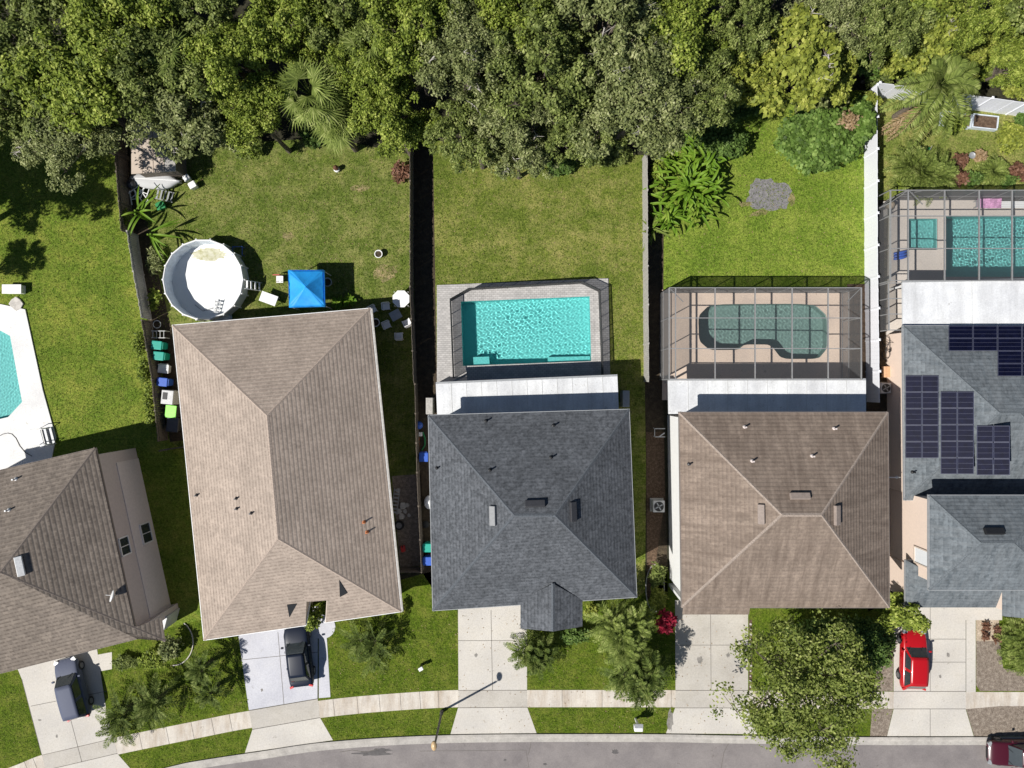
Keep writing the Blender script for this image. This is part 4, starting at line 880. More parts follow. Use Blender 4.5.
def lounge_chair(px, py, rz, label, mat=M['grey']):
    rt = root('deck_chair', label, 'chair', g(px, py) + V3((0, 0, DZ)), rz)
    mb = MB(); mb.box((0, 0, .4), (.5, .5, .05)); mb.build('seat', mat, rt); mb = MB(); mb.box((-.26, 0, .68), (.05, .5, .55), tilt=(0, -.2)); mb.build('backrest', mat, rt)
    for s in (-1, 1):
        for t in (-1, 1): lb = MB(); lb.box((s * .22, t * .22, .2), (.04, .04, .4)); lb.build('leg', mat, rt)
lounge_chair(845, 347, 0, 'small blue deck chair by the right wall of the green pool cage', M['bluep'])
# west pool deck furniture
rt = root('storage_bench', 'small white storage bench beside the left pool deck corner', 'bench', g(17, 290)); c = g(17, 290)
mb = MB(); mb.box(c + V3((0, 0, .26)), (1.35, .6, .5)); mb.build('chest', M['white'], rt, bevel=.03); mb = MB(); mb.box(c + V3((0, 0, .55)), (1.42, .68, .06)); mb.build('lid', M['white'], rt, bevel=.02)
mb = MB(); mb.prism([g(17, 304) + V3((math.cos(a) * .55 * r, math.sin(a) * .5 * r, 0)) for a, r in zip([i * .785 for i in range(8)], (1, .85, 1.1, .9, 1, .8, 1.05, .95))], 0, .14)
tag(mb.build('stepping_stone', M['stone'], base=g(17, 304), bevel=.04), 'flat grey stepping stone between white bench and left pool deck', 'stone')
c = g(48, 437); rt = root('pool_steps', 'white framed steps with a handrail at the bottom corner of the left pool deck', 'steps', (c.x, c.y, 0))
for k in range(3): mb = MB(); mb.box(c + Matrix.Rotation(.25, 3, 'Z') @ V3((-.2 + k * .3, 0, .55 - k * .16)), (.3, 1.2, .06), .25); mb.build('tread', M['grey'], rt)
for s in (-1, 1):
    q = c + Matrix.Rotation(.25, 3, 'Z') @ V3((0, s * .6, 0)); mb = MB(); mb.tube([q + V3((-.5, 0, .1)), q + V3((-.5, 0, 1.1)), q + V3((.3, .1, 1.0)), q + V3((.45, .1, 0))], .035); mb.build('handrail', M['white'], rt)
mb = MB(); mb.tube([g(x, y) + V3((0, 0, DZ + .02)) for x, y in ((0, 436), (4, 434), (9, 433), (13, 434), (17, 438), (21, 446), (26, 452), (33, 456))], .025); tag(mb.build('garden_hose', M['black'], base=g(10, 434)), 'thin dark hose curling over the left white pool deck', 'hose')

# ---- above ground pool
c = g(203, 279.5, 1.3); c = V3((c.x, c.y, 0)); RR = 2.88; HH = 1.3; nn = 18
rt = root('above_ground_pool', 'round above ground pool with white liner, drained and left open', 'pool', c)
mb = MB(); mb.lathe([(RR, .01), (RR, HH)], c, nn); mb.f = mb.f[:-2]; mb.m = mb.m[:-2]; mb.build('outer_wall', M['stucco_w'], rt)
mb = MB(); mb.lathe([(RR - .05, HH), (RR - .06, .05)], c, nn); mb.f = mb.f[:-2]; mb.m = mb.m[:-2]; mb.build('liner_wall', M['liner_b'], rt)
mb = MB(); mb.add([c + V3((math.cos(i * 2 * math.pi / 36) * (RR - .05), math.sin(i * 2 * math.pi / 36) * (RR - .05), .05)) for i in range(36)], [tuple(range(36))]); mb.build('liner_floor', M['liner'], rt)
mb = MB(); mb.tube([c + V3((math.cos(i * 2 * math.pi / nn) * RR, math.sin(i * 2 * math.pi / nn) * RR, HH)) for i in range(nn + 1)], .06, 6); mb.build('top_rail', M['white'], rt)
for i in range(nn):
    a = i * 2 * math.pi / nn; q = c + V3((math.cos(a), math.sin(a), 0)) * (RR + .07); mb = MB(); mb.beam(q, q + V3((0, 0, HH)), .09); mb.build('upright', M['white'], rt)
ag = g(209, 254.5); rg = random.Random(8); mb = MB(); pts = []
for i in range(40):
    a = i * 2 * math.pi / 40; rr = rg.uniform(.8, 1.08); x, y = ag.x + math.cos(a) * 1.35 * rr, ag.y + math.sin(a) * .5 * rr; d = math.hypot(x - c.x, y - c.y)
    if d > RR - .1: x, y = c.x + (x - c.x) / d * (RR - .1), c.y + (y - c.y) / d * (RR - .1)
    pts.append((x, y, .055))
mb.add(pts, [tuple(range(40))]); mb.build('algae_stain', M['algae'], rt)
def ladder(name, label, a, b, w, n, mat, mat2=None, r=.03):
    a, b = V3(a), V3(b); rt = root(name, label, 'ladder', (a.x, a.y, min(a.z, b.z))); t = (b - a); s = V3((t.y, -t.x, 0)); s = s.normalized() if s.length > 1e-3 else V3((1, 0, 0))
    for k in (-1, 1): mb = MB(); mb.tube([a + s * k * w / 2, b + s * k * w / 2], r); mb.build('rail', mat, rt)
    for i in range(n): q = a.lerp(b, (i + .5) / n); mb = MB(); mb.box(q, (w, .12, .04), math.atan2(s.y, s.x)); mb.build('rung', mat2 or mat, rt)
q = c + V3((RR + .12, -.35, 0)); ladder('pool_ladder', 'white ladder outside the right rim of the drained round pool', q + V3((.75, 0, 0)), q + V3((.05, 0, 1.35)), .6, 4, M['white'])
q = g(217.5, 308); ladder('pool_ladder', 'white ladder lying on the floor inside the drained round pool', q + V3((0, -.45, .12)), q + V3((.15, .55, .3)), .4, 4, M['grey'])
mb = MB(); q = g(205, 309); mb.tube([q + V3((-.7, .3, .1)), q + V3((-.1, -.15, .1)), q + V3((.6, .05, .1))], .04); tag(mb.build('pool_pole', M['grey'], base=q), 'grey pole lying inside the drained round pool beside its ladder', 'pole')
q = g(225, 319); rt = root('storage_box', 'pale blue lidded box between drained round pool and tan roof', 'box', q)
mb = MB(); mb.box(q + V3((0, 0, .2)), (1.1, .5, .4), .1); mb.build('box_body', M['liner_b'], rt, bevel=.03); mb = MB(); mb.box(q + V3((0, 0, .43)), (1.16, .56, .05), .1); mb.build('lid', M['liner_b'], rt, bevel=.015)
q = g(240, 252); rt = root('pump_frame', 'dark blue tube frame standing in the shade behind the round pool', 'frame', q)
for dx in (-.35, .35): mb = MB(); mb.tube([q + V3((dx, -.3, 0)), q + V3((dx, -.3, .5)), q + V3((dx, .3, .5)), q + V3((dx, .3, 0))], .03); mb.build('side_tube', M['bluep'], rt)
mb = MB(); mb.tube([q + V3((-.35, .3, .5)), q + V3((.35, .3, .5))], .03); mb.build('cross_tube', M['bluep'], rt)

# ---- blue canopy
zt = 2.15; cs = [g(288, 270, zt), g(324, 270, zt), g(325, 306.5, zt), g(289, 307.5, zt)]; pk = g(305.5, 286.5, 2.95)
rt = root('canopy_tent', 'bright blue pop up canopy tent standing on the lawn', 'canopy', g(309, 287)); mb = MB()
n = 8
for i in range(4):
    a, b = cs[i], cs[(i + 1) % 4]; rows = []
    for k in range(n + 1):
        t = k / n; row = []
        for j in range(n + 1):
            p = a.lerp(b, j / n).lerp(pk, t); s = math.sin(math.pi * t) * .0 - .1 * math.sin(math.pi * j / n) * (1 - t) * .9 - .12 * math.sin(math.pi * t) * (.5 + .5 * math.cos(2 * math.pi * j / n) * .0) + .05 * math.sin(j * 2.3 + k * 1.7 + i * 2) * math.sin(math.pi * j / n) * (1 - t * .6)
            row.append(p + V3((0, 0, s)))
        rows.append(row)
    vs = [p for r in rows for p in r]; fs = [(k * (n + 1) + j, (k + 1) * (n + 1) + j, (k + 1) * (n + 1) + j + 1, k * (n + 1) + j + 1) for k in range(n) for j in range(n)]
    mb.add(vs, fs)
mb.build('canopy_cloth', M['blue'], rt, smooth=True, solid=.01)
vb = MB()
for i in range(4): vb.add([cs[i], cs[(i + 1) % 4], cs[(i + 1) % 4] - V3((0, 0, .25)), cs[i] - V3((0, 0, .25))], [(0, 1, 2, 3)])
vb.build('valance', M['blue'], rt, solid=.01)
cc = sum(cs, V3()) / 4
for p in cs: q = p.lerp(cc, .05); mb = MB(); mb.beam((q.x, q.y, 0), (q.x, q.y, zt - .03), .05); mb.build('leg', M['white'], rt)

def simple_table(name, label, px, py, w, d, h, rz, mat, octa=False, top_t=.05, cat='table'):
    q = g(px, py, h); q.z = 0; rt = root(name, label, cat, q)
    mb = MB()
    if octa: mb.prism([q + V3((math.cos(i * math.pi / 4 + .39) * w / 2, math.sin(i * math.pi / 4 + .39) * w / 2, 0)) for i in range(8)], h - top_t, h)
    else: mb.box(q + V3((0, 0, h - top_t / 2)), (w, d, top_t), rz)
    mb.build('table_top', mat, rt, bevel=.015)
    for s in (-1, 1):
        for t in (-1, 1):
            e = q + Matrix.Rotation(rz, 3, 'Z') @ V3((s * w * .38, t * d * .38, 0)); lb = MB(); lb.tube([e, e + V3((0, 0, h - top_t))], .03); lb.build('leg', mat, rt)
    return rt
simple_table('folding_table', 'white folding table standing askew left of the blue canopy', 268.5, 298.5, 1.25, .75, .72, -.35, M['white'])
simple_table('patio_table', 'white octagonal table near the corner of the tan roof', 401, 298.8, 1.32, 1.32, .9, 0, M['white'], True)
simple_table('side_table', 'dark grey square low table between the plastic chairs by the tan house', 395.5, 315, .8, .7, .45, .5, M['grey'])
def plastic_chair():
    rt = root('plastic_chair', 'x', 'chair', (0, 0, 0), 0, 'plastic chairs beside the tan roof'); m_ = M['white']
    mb = MB(); mb.box((0, 0, .42), (.5, .5, .04)); 
    mb.build('seat', m_, rt, bevel=.015); mb = MB(); mb.box((0, .27, .66), (.5, .05, .5), tilt=(.18, 0)); mb.build('backrest', m_, rt, bevel=.02)
    for s in (-1, 1):
        mb = MB(); mb.box((s * .27, 0, .63), (.06, .5, .04)); mb.build('armrest', m_, rt)
        for t in (-1, 1): mb = MB(); mb.box((s * .25, t * .23, .3), (.05, .05, .6)); mb.build('leg', m_, rt)
    return rt
ch0 = plastic_chair()
for i, (px, py, rz, lb) in enumerate([(387, 307, .1, 'white plastic chair directly left of the octagonal table'), (387.5, 325.5, .4, 'white plastic chair left of and below the dark square table'), (373.5, 310, .5, 'white plastic chair pushed under the corner of the tan roof'), (400, 336.5, 3.2, 'white plastic chair farthest down the strip beside the tan roof'), (408, 323.5, 3.6, 'white plastic chair closest to the wooden fence, in the sun')]):
    if i == 0: ch = ch0; ch.location = g(px, py); ch.rotation_euler.z = rz; ch['label'] = lb
    else: dup(ch0, g(px, py), rz, lb)
def pot(px, py, r, h, mat, label, ring=True, name='plant_pot', plant=None, cat='plant pot'):
    q = g(px, py); rt = root(name, label, cat, q); mb = MB(); mb.lathe([(r * .7, 0), (r, h), (r * .82, h), (r * .75, h * .8), (.0, h * .78)], q, 18); mb.build('pot', mat, rt)
    mb = MB(); mb.lathe([(.0, h * .79), (r * .76, h * .81)], q, 14); mb.build('earth', M['soil'], rt); return rt
pot(376.5, 323, .32, .4, M['white'], 'round white pot beside the wall of the tan house')
pot(329, 283, .34, .5, M['ac'], 'round pale pot standing in the shade of the blue canopy')
pot(379.5, 255, .3, .45, M['white'], 'round white planter alone in the lawn near the wooden fence')
q = g(337.3, 168.5); rt = root('garden_ornament', 'small red and white garden ornament on the back lawn under the trees', 'ornament', q)
mb = MB(); mb.lathe([(.2, 0), (.22, .25), (.14, .32), (.0, .33)], q + V3((0, -.12, 0)), 12); mb.build('base', M['white'], rt); mb = MB(); mb.lathe([(.12, .3), (.2, .42), (.2, .55), (.08, .7), (0, .72)], q + V3((0, -.1, 0)), 7); mb.build('top', M['l_red'], rt)
q = g(281.5, 279.5); rt = root('camping_chair', 'small folding chair with red back and white seat left of the blue canopy', 'chair', q)
mb = MB(); mb.box(q + V3((0, -.05, .4)), (.5, .5, .03)); mb.build('seat', M['white'], rt); mb = MB(); mb.box(q + V3((-.1, .25, .68)), (.5, .05, .5), tilt=(.2, 0)); mb.build('backrest', M['red'], rt)
for s in (-1, 1):
    for t in (-1, 1): mb = MB(); mb.tube([q + V3((s * .22, t * .22, 0)), q + V3((-s * .22, t * .22, .6))], .015); mb.build('leg', M['dark'], rt)

# ---- bins and clutter west of the tan house
def bin_(px, py, mat, label, w=.58, d=.72, h=1.05, rz=0, cat='bin', lidm=None, name='wheelie_bin', wheels=True):
    q = g(px, py); rt = root(name, label, cat, q, 0); m_ = Matrix.Rotation(rz, 3, 'Z')
    mb = MB(); b0 = [q + m_ @ V3((sx * w * .42, sy * d * .42, 0)) for sx, sy in ((-1, -1), (1, -1), (1, 1), (-1, 1))]; b1 = [q + m_ @ V3((sx * w * .5, sy * d * .5, h)) for sx, sy in ((-1, -1), (1, -1), (1, 1), (-1, 1))]
    mb.add(b0 + b1, [(3, 2, 1, 0), (4, 5, 6, 7), (0, 1, 5, 4), (1, 2, 6, 5), (2, 3, 7, 6), (3, 0, 4, 7)]); mb.build('bin_body', mat, rt, bevel=.03)
    mb = MB(); mb.box(q + V3((0, 0, h + .045)), (w * 1.08, d * 1.08, .09), rz); mb.build('lid', lidm or mat, rt, bevel=.04); mb = MB(); mb.beam(q + m_ @ V3((-w * .4, d * .6, h)), q + m_ @ V3((w * .4, d * .6, h)), .04); mb.build('handle', mat, rt)
    if wheels:
        for s in (-1, 1): mb = MB(); mb.tube([q + m_ @ V3((s * w * .38, d * .45, .12)), q + m_ @ V3((s * w * .5, d * .45, .12))], .12, 12); mb.build('wheel', M['rubber'], rt)
bin_(164, 346, M['teal'], 'teal wheelie bin closest to the wire frame left of the tan roof', rz=-1.67); bin_(166, 356.5, M['teal'], 'teal wheelie bin next to the white cooler left of the tan roof', rz=-1.67)
bin_(167, 369, M['ac'], 'white cooler box below the teal bins left of the tan roof', .75, .6, .5, -.1, 'cooler', name='cooler_box', wheels=False, lidm=M['white'])
bin_(169.5, 382, M['bluep'], 'blue wheelie bin below the white cooler left of the tan roof', rz=-1.67)
q = g(175, 397); rt = root('garden_cabinet', 'grey white cabinet with a black panel beside the tan roof', 'cabinet', q); mb = MB(); mb.box(q + V3((0, 0, .6)), (.85, 1.0, 1.2), -.1); mb.build('cabinet_body', M['ac'], rt, bevel=.02); mb = MB(); mb.box(q + V3((-.15, .1, 1.215)), (.32, .5, .03), -.1); mb.build('panel', M['black'], rt)
q = g(177, 411); rt = root('toy_box', 'lime green topped box between grey cabinet and dark bin', 'box', q); mb = MB(); mb.box(q + V3((0, 0, .45)), (.75, .85, .9), -.1); mb.build('box_body', M['dark'], rt, bevel=.02); mb = MB(); mb.box(q + V3((0, 0, .94)), (.8, .9, .08), -.1); mb.build('lid', M['lime'], rt, bevel=.03)
bin_(178, 424, M['dark'], 'dark grey storage bin lowest in the row left of the tan roof', .8, 1.0, .8, -.1, 'bin', name='storage_bin', wheels=False)
q = g(163, 333); rt = root('wire_frame_cart', 'pale wire frame cart at the top left corner of the tan roof', 'cart', q)
for k in range(4): mb = MB(); mb.tube([q + V3((-.4 + k * .27, -.4, .7)), q + V3((-.4 + k * .27, .1, .7))], .025); mb.build('bar', M['ac'], rt)
mb = MB(); mb.tube([q + V3((-.5, -.4, 0)), q + V3((-.5, -.4, .7)), q + V3((.5, -.4, .7)), q + V3((.5, -.4, 0))], .03); mb.tube([q + V3((-.5, .1, 0)), q + V3((-.5, .1, .7)), q + V3((.5, .1, .7)), q + V3((.5, .1, 0))], .03); mb.build('frame', M['ac'], rt)
mb = MB(); mb.tube([q + V3((-.2 + math.cos(i * .52) * .28, .6 + math.sin(i * .52) * .28, .5)) for i in range(13)], .03); mb.build('wheel', M['ac'], rt)

# ---- strip between tan and slate houses
q = g(396, 500); ladder('folded_ladder', 'aluminium ladder lying beside the right wall of the tan house', q + V3((-.1, -1.0, .25)), q + V3((.15, .9, .35)), .4, 7, M['grey'])
q = g(399.5, 525); rt = root('spare_wheel', 'spare car wheel with alloy rim lying right of the tan house', 'wheel', q); mb = MB(); mb.lathe([(.2, .02), (.33, .02), (.36, .12), (.33, .24), (.22, .24), (.2, .02)], q, 20); mb.f = mb.f[:-2] if False else mb.f; mb.build('tyre', M['rubber'], rt)
mb = MB(); mb.lathe([(.0, .15), (.07, .2), (.22, .225)], q, 20); mb.build('rim', M['rim'], rt)
rg = random.Random(5)
for i, (px, py, s) in enumerate([(403, 506, .3), (399, 511, .25), (405, 511, .2), (402, 516, .28), (407, 505, .2), (398, 490, .22), (409, 515, .15)]):
    q = g(px, py); mb = MB(); n = 6; mb.prism([q + V3((math.cos(k * 1.05 + i) * s * rg.uniform(.7, 1.1), math.sin(k * 1.05 + i) * s * rg.uniform(.7, 1.1), 0)) for k in range(n)], 0, s * .5)
    tag(mb.build('rubble_stone', M['stone'], base=q, bevel=.03), 'grey rubble stone in the loose heap beside the spare wheel', 'stone', 'rubble heap beside the tan house')
q = g(403.5, 548); rt = root('fuel_can', 'red fuel can beside the right wall of the tan house', 'can', q); mb = MB(); mb.box(q + V3((0, 0, .2)), (.3, .45, .4), .2); mb.build('can_body', M['red'], rt, bevel=.05); mb = MB(); mb.tube([q + V3((0, .1, .4)), q + V3((0, .3, .52))], .03); mb.build('spout', M['black'], rt)
def ball(px, py, r, mat, label, name, cat, sq=1.0):
    q = g(px, py); mb = MB(); mb.lathe([(r * math.sin(a * math.pi / 8), r * sq * (1 - math.cos(a * math.pi / 8))) for a in range(0, 9)], q, 16); mb.f = mb.f; return tag(mb.build(name, mat, base=q, smooth=True), label, cat)
ball(419.5, 425, .3, M['bluep'], 'blue ball nearest the fence end left of the slate roof', 'exercise_ball', 'ball'); 
bin_(425, 456, M['bluep'], 'blue barrel under the edge of the slate roof', .62, .62, .8, 0, 'barrel', name='water_barrel', wheels=False)
q = g(420.5, 434); mb = MB(); mb.box(q + V3((0, 0, .15)), (.3, .3, .3)); tag(mb.build('small_crate', M['white'], base=q, bevel=.03), 'small white crate below the blue ball left of slate roof', 'crate')
mb = MB(); mb.tube([g(418.7, 437) + V3((0, 0, .1)), g(418.6, 450) + V3((0, 0, .1)), g(418.6, 460) + V3((0, 0, .1))], .06); tag(mb.build('long_pipe', M['orange'], base=g(418.7, 450)), 'long rusty pipe lying along the fence left of the slate roof', 'pipe')
mb = MB(); mb.tube([g(423, 432) + V3((0, 0, .08)), g(425, 438) + V3((0, 0, .08)), g(425, 445) + V3((0, 0, .08)), g(422, 450) + V3((0, 0, .08))], .05); tag(mb.build('garden_hose', M['greenp'], base=g(424, 440)), 'green hose arc between the blue ball and blue barrel', 'hose')
q = g(430, 501.5); mb = MB(); mb.lathe([(.0, 0), (.35, .02), (.4, .3), (.35, .62), (.0, .7)], q, 16, sy=1.3); tag(mb.build('propane_tank', M['white'], base=q, smooth=True), 'white gas tank at the left wall of the slate house', 'tank')
ball(426, 524, .28, M['rubber'], 'black round bucket left of the slate roof above the bins', 'black_bucket', 'bucket', .7)
bin_(430, 544.5, M['teal'], 'teal wheelie bin poking out from the slate roof edge', rz=1.57); bin_(430, 557.5, M['bluep'], 'blue wheelie bin poking out from the slate roof edge', rz=1.57)
# ---- strip between slate and brown houses
def ac(px, py, s, label):
    q = g(px, py); rt = root('air_conditioner', label, 'air conditioner', q); mb = MB(); mb.box(q + V3((0, 0, .05)), (s * 1.15, s * 1.15, .1)); mb.build('pad', M['conc'], rt)
    mb = MB(); mb.box(q + V3((0, 0, .48)), (s, s, .76)); mb.build('housing', M['ac'], rt, bevel=.04); mb = MB(); mb.lathe([(.0, .862), (s * .42, .866), (s * .42, .872), (0, .874)], q, 24); mb.build('fan_grille', M['black'], rt)
    for k in range(4): a = k * math.pi / 2 + .5; mb = MB(); mb.box(q + V3((math.cos(a) * s * .2, math.sin(a) * s * .2, .885)), (s * .3, s * .1, .012), a); mb.build('fan_blade', M['grey'], rt)
ac(656.5, 504.5, .85, 'square air conditioner with round fan left of the brown house'); ac(880, 388, .75, 'air conditioner between brown house and the solar house')
q = g(658, 432); rt = root('pipe_rack', 'white pipe rack standing by the left wall of brown house', 'rack', q)
for s in (-1, 1): mb = MB(); mb.tube([q + V3((-.35, s * .3, 0)), q + V3((-.35, s * .3, .8)), q + V3((.35, s * .3, .8))], .03); mb.build('upright', M['ac'], rt)
mb = MB(); mb.tube([q + V3((-.35, -.3, .5)), q + V3((-.35, .3, .5))], .03); mb.tube([q + V3((-.1, -.3, .8)), q + V3((.3, .0, .9))], .04); mb.build('cross_bar', M['ac'], rt)
q = g(885.5, 372); rt = root('cardboard_box', 'open cardboard box left of the peach house wall', 'box', q); mb = MB(); mb.box(q + V3((0, 0, .25)), (.6, .8, .5)); mb.build('box_body', M['card'], rt)
for s in (-1, 1): mb = MB(); mb.box(q + V3((s * .36, 0, .52)), (.2, .8, .02), tilt=(0, s * .3)); mb.build('flap', M['card'], rt)
q = g(893, 477.5, 2.6); rt = root('wall_lamp', 'thin white wall lamp arm between brown roof and peach wall', 'lamp', V3((q.x, q.y, 2.5))); mb = MB(); mb.tube([V3((q.x + .55, q.y, 2.5)), V3((q.x - .5, q.y, 2.55))], .035); mb.build('arm', M['white'], rt); mb = MB(); mb.lathe([(.05, 2.4), (.12, 2.45), (.05, 2.6)], (q.x + .35, q.y, 0), 10); mb.build('lamp_head', M['white'], rt)
q = g(883.5, 348); rt = root('bicycle', 'dark bicycle leaning in the gap beside the peach wall', 'bicycle', q)
for s in (-.5, .5):
    mb = MB(); mb.tube([q + V3((.1 * math.sin(i * .42), s + math.cos(i * .42) * .33, .35 + math.sin(i * .42) * .33)) for i in range(16)], .025); mb.build('wheel', M['rubber'], rt)
mb = MB(); mb.tube([q + V3((0, -.5, .35)), q + V3((0, -.1, .35)), q + V3((0, .35, .8)), q + V3((0, .5, .35))], .025); mb.tube([q + V3((0, -.1, .35)), q + V3((0, -.2, .85)), q + V3((0, .35, .8))], .025); mb.build('frame', M['dark'], rt)
mb = MB(); mb.box(q + V3((0, -.22, .9)), (.12, .25, .05)); mb.build('saddle', M['black'], rt); mb = MB(); mb.tube([q + V3((-.28, .33, .98)), q + V3((0, .37, .95)), q + V3((.28, .33, .98))], .02); mb.build('handlebar', M['black'], rt)

# ================================================================== FENCES
def fence(label, pts, h, mat, board=.14, gapw=.012, post=2.4, name='wooden_fence', t=.03, cap=False, lean=(0, 0), rnd=.03, postm=None):
    P = [V3((p[0], p[1], 0)) for p in pts]; rt = root(name, label, 'fence', P[0]); rg = random.Random(len(label)); ln = V3((*lean, 0))
    for a, b in zip(P, P[1:]):
        L = (b - a).length; u = (b - a).normalized(); rz = math.atan2(u.y, u.x); n = max(1, round(L / post))
        for s in range(n):
            p, q = a.lerp(b, s / n), a.lerp(b, (s + 1) / n); mb = MB(); k = max(1, int((q - p).length / board)); nr = V3((-u.y, u.x, 0))
            for i in range(k):
                c0 = p.lerp(q, (i + .5) / k); hh = h * (1 + rg.uniform(-rnd, rnd)); w = (q - p).length / k - gapw; off = nr * rg.uniform(-.01, .01)
                A_, B_ = c0 - u * w / 2 + off, c0 + u * w / 2 + off; tp = ln + V3((0, 0, hh))
                vs = [A_ - nr * t / 2, B_ - nr * t / 2, B_ + nr * t / 2, A_ + nr * t / 2]; mb.add(vs + [v + tp for v in vs], [(3, 2, 1, 0), (4, 5, 6, 7), (0, 1, 5, 4), (1, 2, 6, 5), (2, 3, 7, 6), (3, 0, 4, 7)])
            for z in (.3, h * .85): mb.beam(p + nr * .03 + ln * z / h + V3((0, 0, z)), q + nr * .03 + ln * z / h + V3((0, 0, z)), .05)
            mb.build('fence_panel', mat, rt)
            mb = MB(); mb.beam(p, p + ln + V3((0, 0, h + (.12 if cap else .03))), .11); 
            if cap: mb.add([p + ln + V3((dx * .09, dy * .09, h + .12)) for dx, dy in ((-1, -1), (1, -1), (1, 1), (-1, 1))] + [p + ln + V3((0, 0, h + .2))], [(0, 1, 4), (1, 2, 4), (2, 3, 4), (3, 0, 4), (3, 2, 1, 0)])
            mb.build('post', postm or mat, rt)
    return rt
fence('dark weathered wooden fence left of the shed and the boat', G([(121, 60), (127, 150), (134, 236)]), 1.75, M['wood'])
fence('pale grey leaning fence run between left lawn and drained round pool', G([(138, 236), (144, 275), (152, 320)]), 1.7, M['woodg'], lean=(.1, 0))
fence('overgrown dark wooden fence beside the teal bins', G([(152, 322), (162, 380), (168, 440)]), 1.5, M['wood'])
fence('short wooden fence joining the tan house to the left strip', G([(169, 449), (190, 446)]), 1.4, M['wood'])
fence('long brown wooden fence between drained pool yard and open pool yard', G([(413.5, 120), (413.5, 290), (417, 383)]), 1.85, M['wood'])
fence('brown wooden fence in the shade between tan and slate houses', G([(417.5, 384), (419.5, 470), (424, 568)]), 1.5, M['wood'])
fence('short brown fence closing the gap between tan and slate houses', G([(402, 567), (424, 567)]), 1.5, M['wood'])
fence('grey wooden fence between the open pool yard and the green pool yard', G([(642.5, 160), (643, 270), (644, 382)]), 1.85, M['woodg'])
WF = 1.85
fence('long white vinyl fence running down beside the green pool cage', G([(864.2, 95.5), (864.5, 250), (866.5, 402)]), WF, M['vinyl'], board=.28, gapw=.004, post=2.44, name='vinyl_fence', cap=True, rnd=0)
fence('white vinyl fence across the back of the yard behind the planters', G([(864.6, 95.3), (905, 100.5), (1006, 114.5), (1130, 132)]), 2.15, M['vinyl'], board=.28, gapw=.004, post=2.44, name='vinyl_fence', cap=True, rnd=0)
# ================================================================== yard objects
# shed with panel roof
q = [g(131, 118, 2.4), g(172, 112, 2.2), g(176, 171, 2.2), g(131, 174, 2.4)]
rt = root('garden_shed', 'low shed with pinkish tan panel roof half hidden under trees', 'shed', g(155, 150)); mb = MB(); mb.prism(inset([V3((p.x, p.y, 0)) for p in q], .2), 0, 2.05); mb.build('wall', M['wood'], rt)
for k in range(4):
    a, b, c_, d_ = q[0].lerp(q[1], k / 4 + .006), q[0].lerp(q[1], (k + 1) / 4 - .006), q[3].lerp(q[2], (k + 1) / 4 - .006), q[3].lerp(q[2], k / 4 + .006)
    mb = MB(); mb.add([a, d_, c_, b] + [v - V3((0, 0, .06)) for v in (a, d_, c_, b)], [(0, 1, 2, 3), (7, 6, 5, 4), (0, 4, 5, 1), (1, 5, 6, 2), (2, 6, 7, 3), (3, 7, 4, 0)]); mb.build('roof_panel', M['stucco_t'] if k < 3 else M['woodg'], rt)
# upturned boat
q = g(160, 182.5); rt = root('small_boat', 'upturned pale hull of a small boat in front of the shed', 'boat', q); ns_ = 14; mb = MB(); L = 3.6; rows = []
for i in range(ns_ + 1):
    t = i / ns_; w = .62 * min(1, (1 - abs(2 * t - .9) ** 3) if t > .45 else 1 - (1 - t / .45) ** 2 * .55) ; w = max(w, .06); x = (t - .5) * L
    rows.append([V3((x, w * math.cos(a) * (1 if abs(math.cos(a)) > .1 else 1), .35 + .42 * math.sin(a) ** .7 if math.sin(a) > 0 else .35)) for a in [math.pi * k / 8 for k in range(9)]])
vs = [Matrix.Rotation(-.05, 3, 'Z') @ p + q for r in rows for p in r]; fs = [(i * 9 + k, (i + 1) * 9 + k, (i + 1) * 9 + k + 1, i * 9 + k + 1) for i in range(ns_) for k in range(8)]
mb.add(vs, fs); mb.build('hull', M['stucco_l'], rt, smooth=True, solid=.03); mb = MB(); mb.beam(q + V3((-L / 2 + .1, .1, .78)), q + V3((L / 2 - .2, -.08, .78)), .05); mb.build('keel', M['white'], rt)
for sx in (-.8, .8): mb = MB(); mb.box(q + V3((sx, 0, .18)), (.1, .9, .36)); mb.build('trestle', M['wood'], rt)
# clutter under and by the boat
q = g(147, 186); rt = root('wooden_pallet', 'rust orange wooden board stack leaning under the boat', 'boards', q)
for k in range(3): mb = MB(); mb.box(q + V3((k * .02, (k - 1) * .16, .3)), (1.0, .13, .04), .05); mb.build('board', M['orange'], rt)
for i, (px, py, a, L_, lb) in enumerate([(139, 192, .6, 1.3, 'white frame tube nearest the dark fence in the junk pile'), (143, 196, -.9, 1.4, 'white frame tube crossing the middle of the junk pile'), (148, 193, 1.2, 1.1, 'short white frame tube under the boat in the junk pile'), (136, 199, 1.7, 1.0, 'white frame tube at the lower left of the junk pile')]):
    q = g(px, py); rt = root('junk_trestle', lb, 'trestle', q, 0, 'white tube trestles in the junk pile'); u = V3((math.cos(a), math.sin(a), 0)); w = V3((-u.y, u.x, 0)) * .2
    mb = MB(); mb.tube([q - u * L_ / 2 - w + V3((0, 0, .3)), q + u * L_ / 2 - w + V3((0, 0, .4)), q + u * L_ / 2 + w + V3((0, 0, .4)), q - u * L_ / 2 + w + V3((0, 0, .3))], .045); mb.build('tube', M['white'], rt); mb = MB(); mb.tube([q - u * .1 - w + V3((0, 0, .35)), q - u * .1 + w + V3((0, 0, .35))], .035); mb.build('cross_tube', M['white'], rt)
    mb = MB(); 
    for s in (-1, 1): mb.tube([q + u * s * L_ * .4 - w, q + u * s * L_ * .4 - w + V3((0, 0, .36))], .03)
    mb.build('leg', M['dark'], rt)
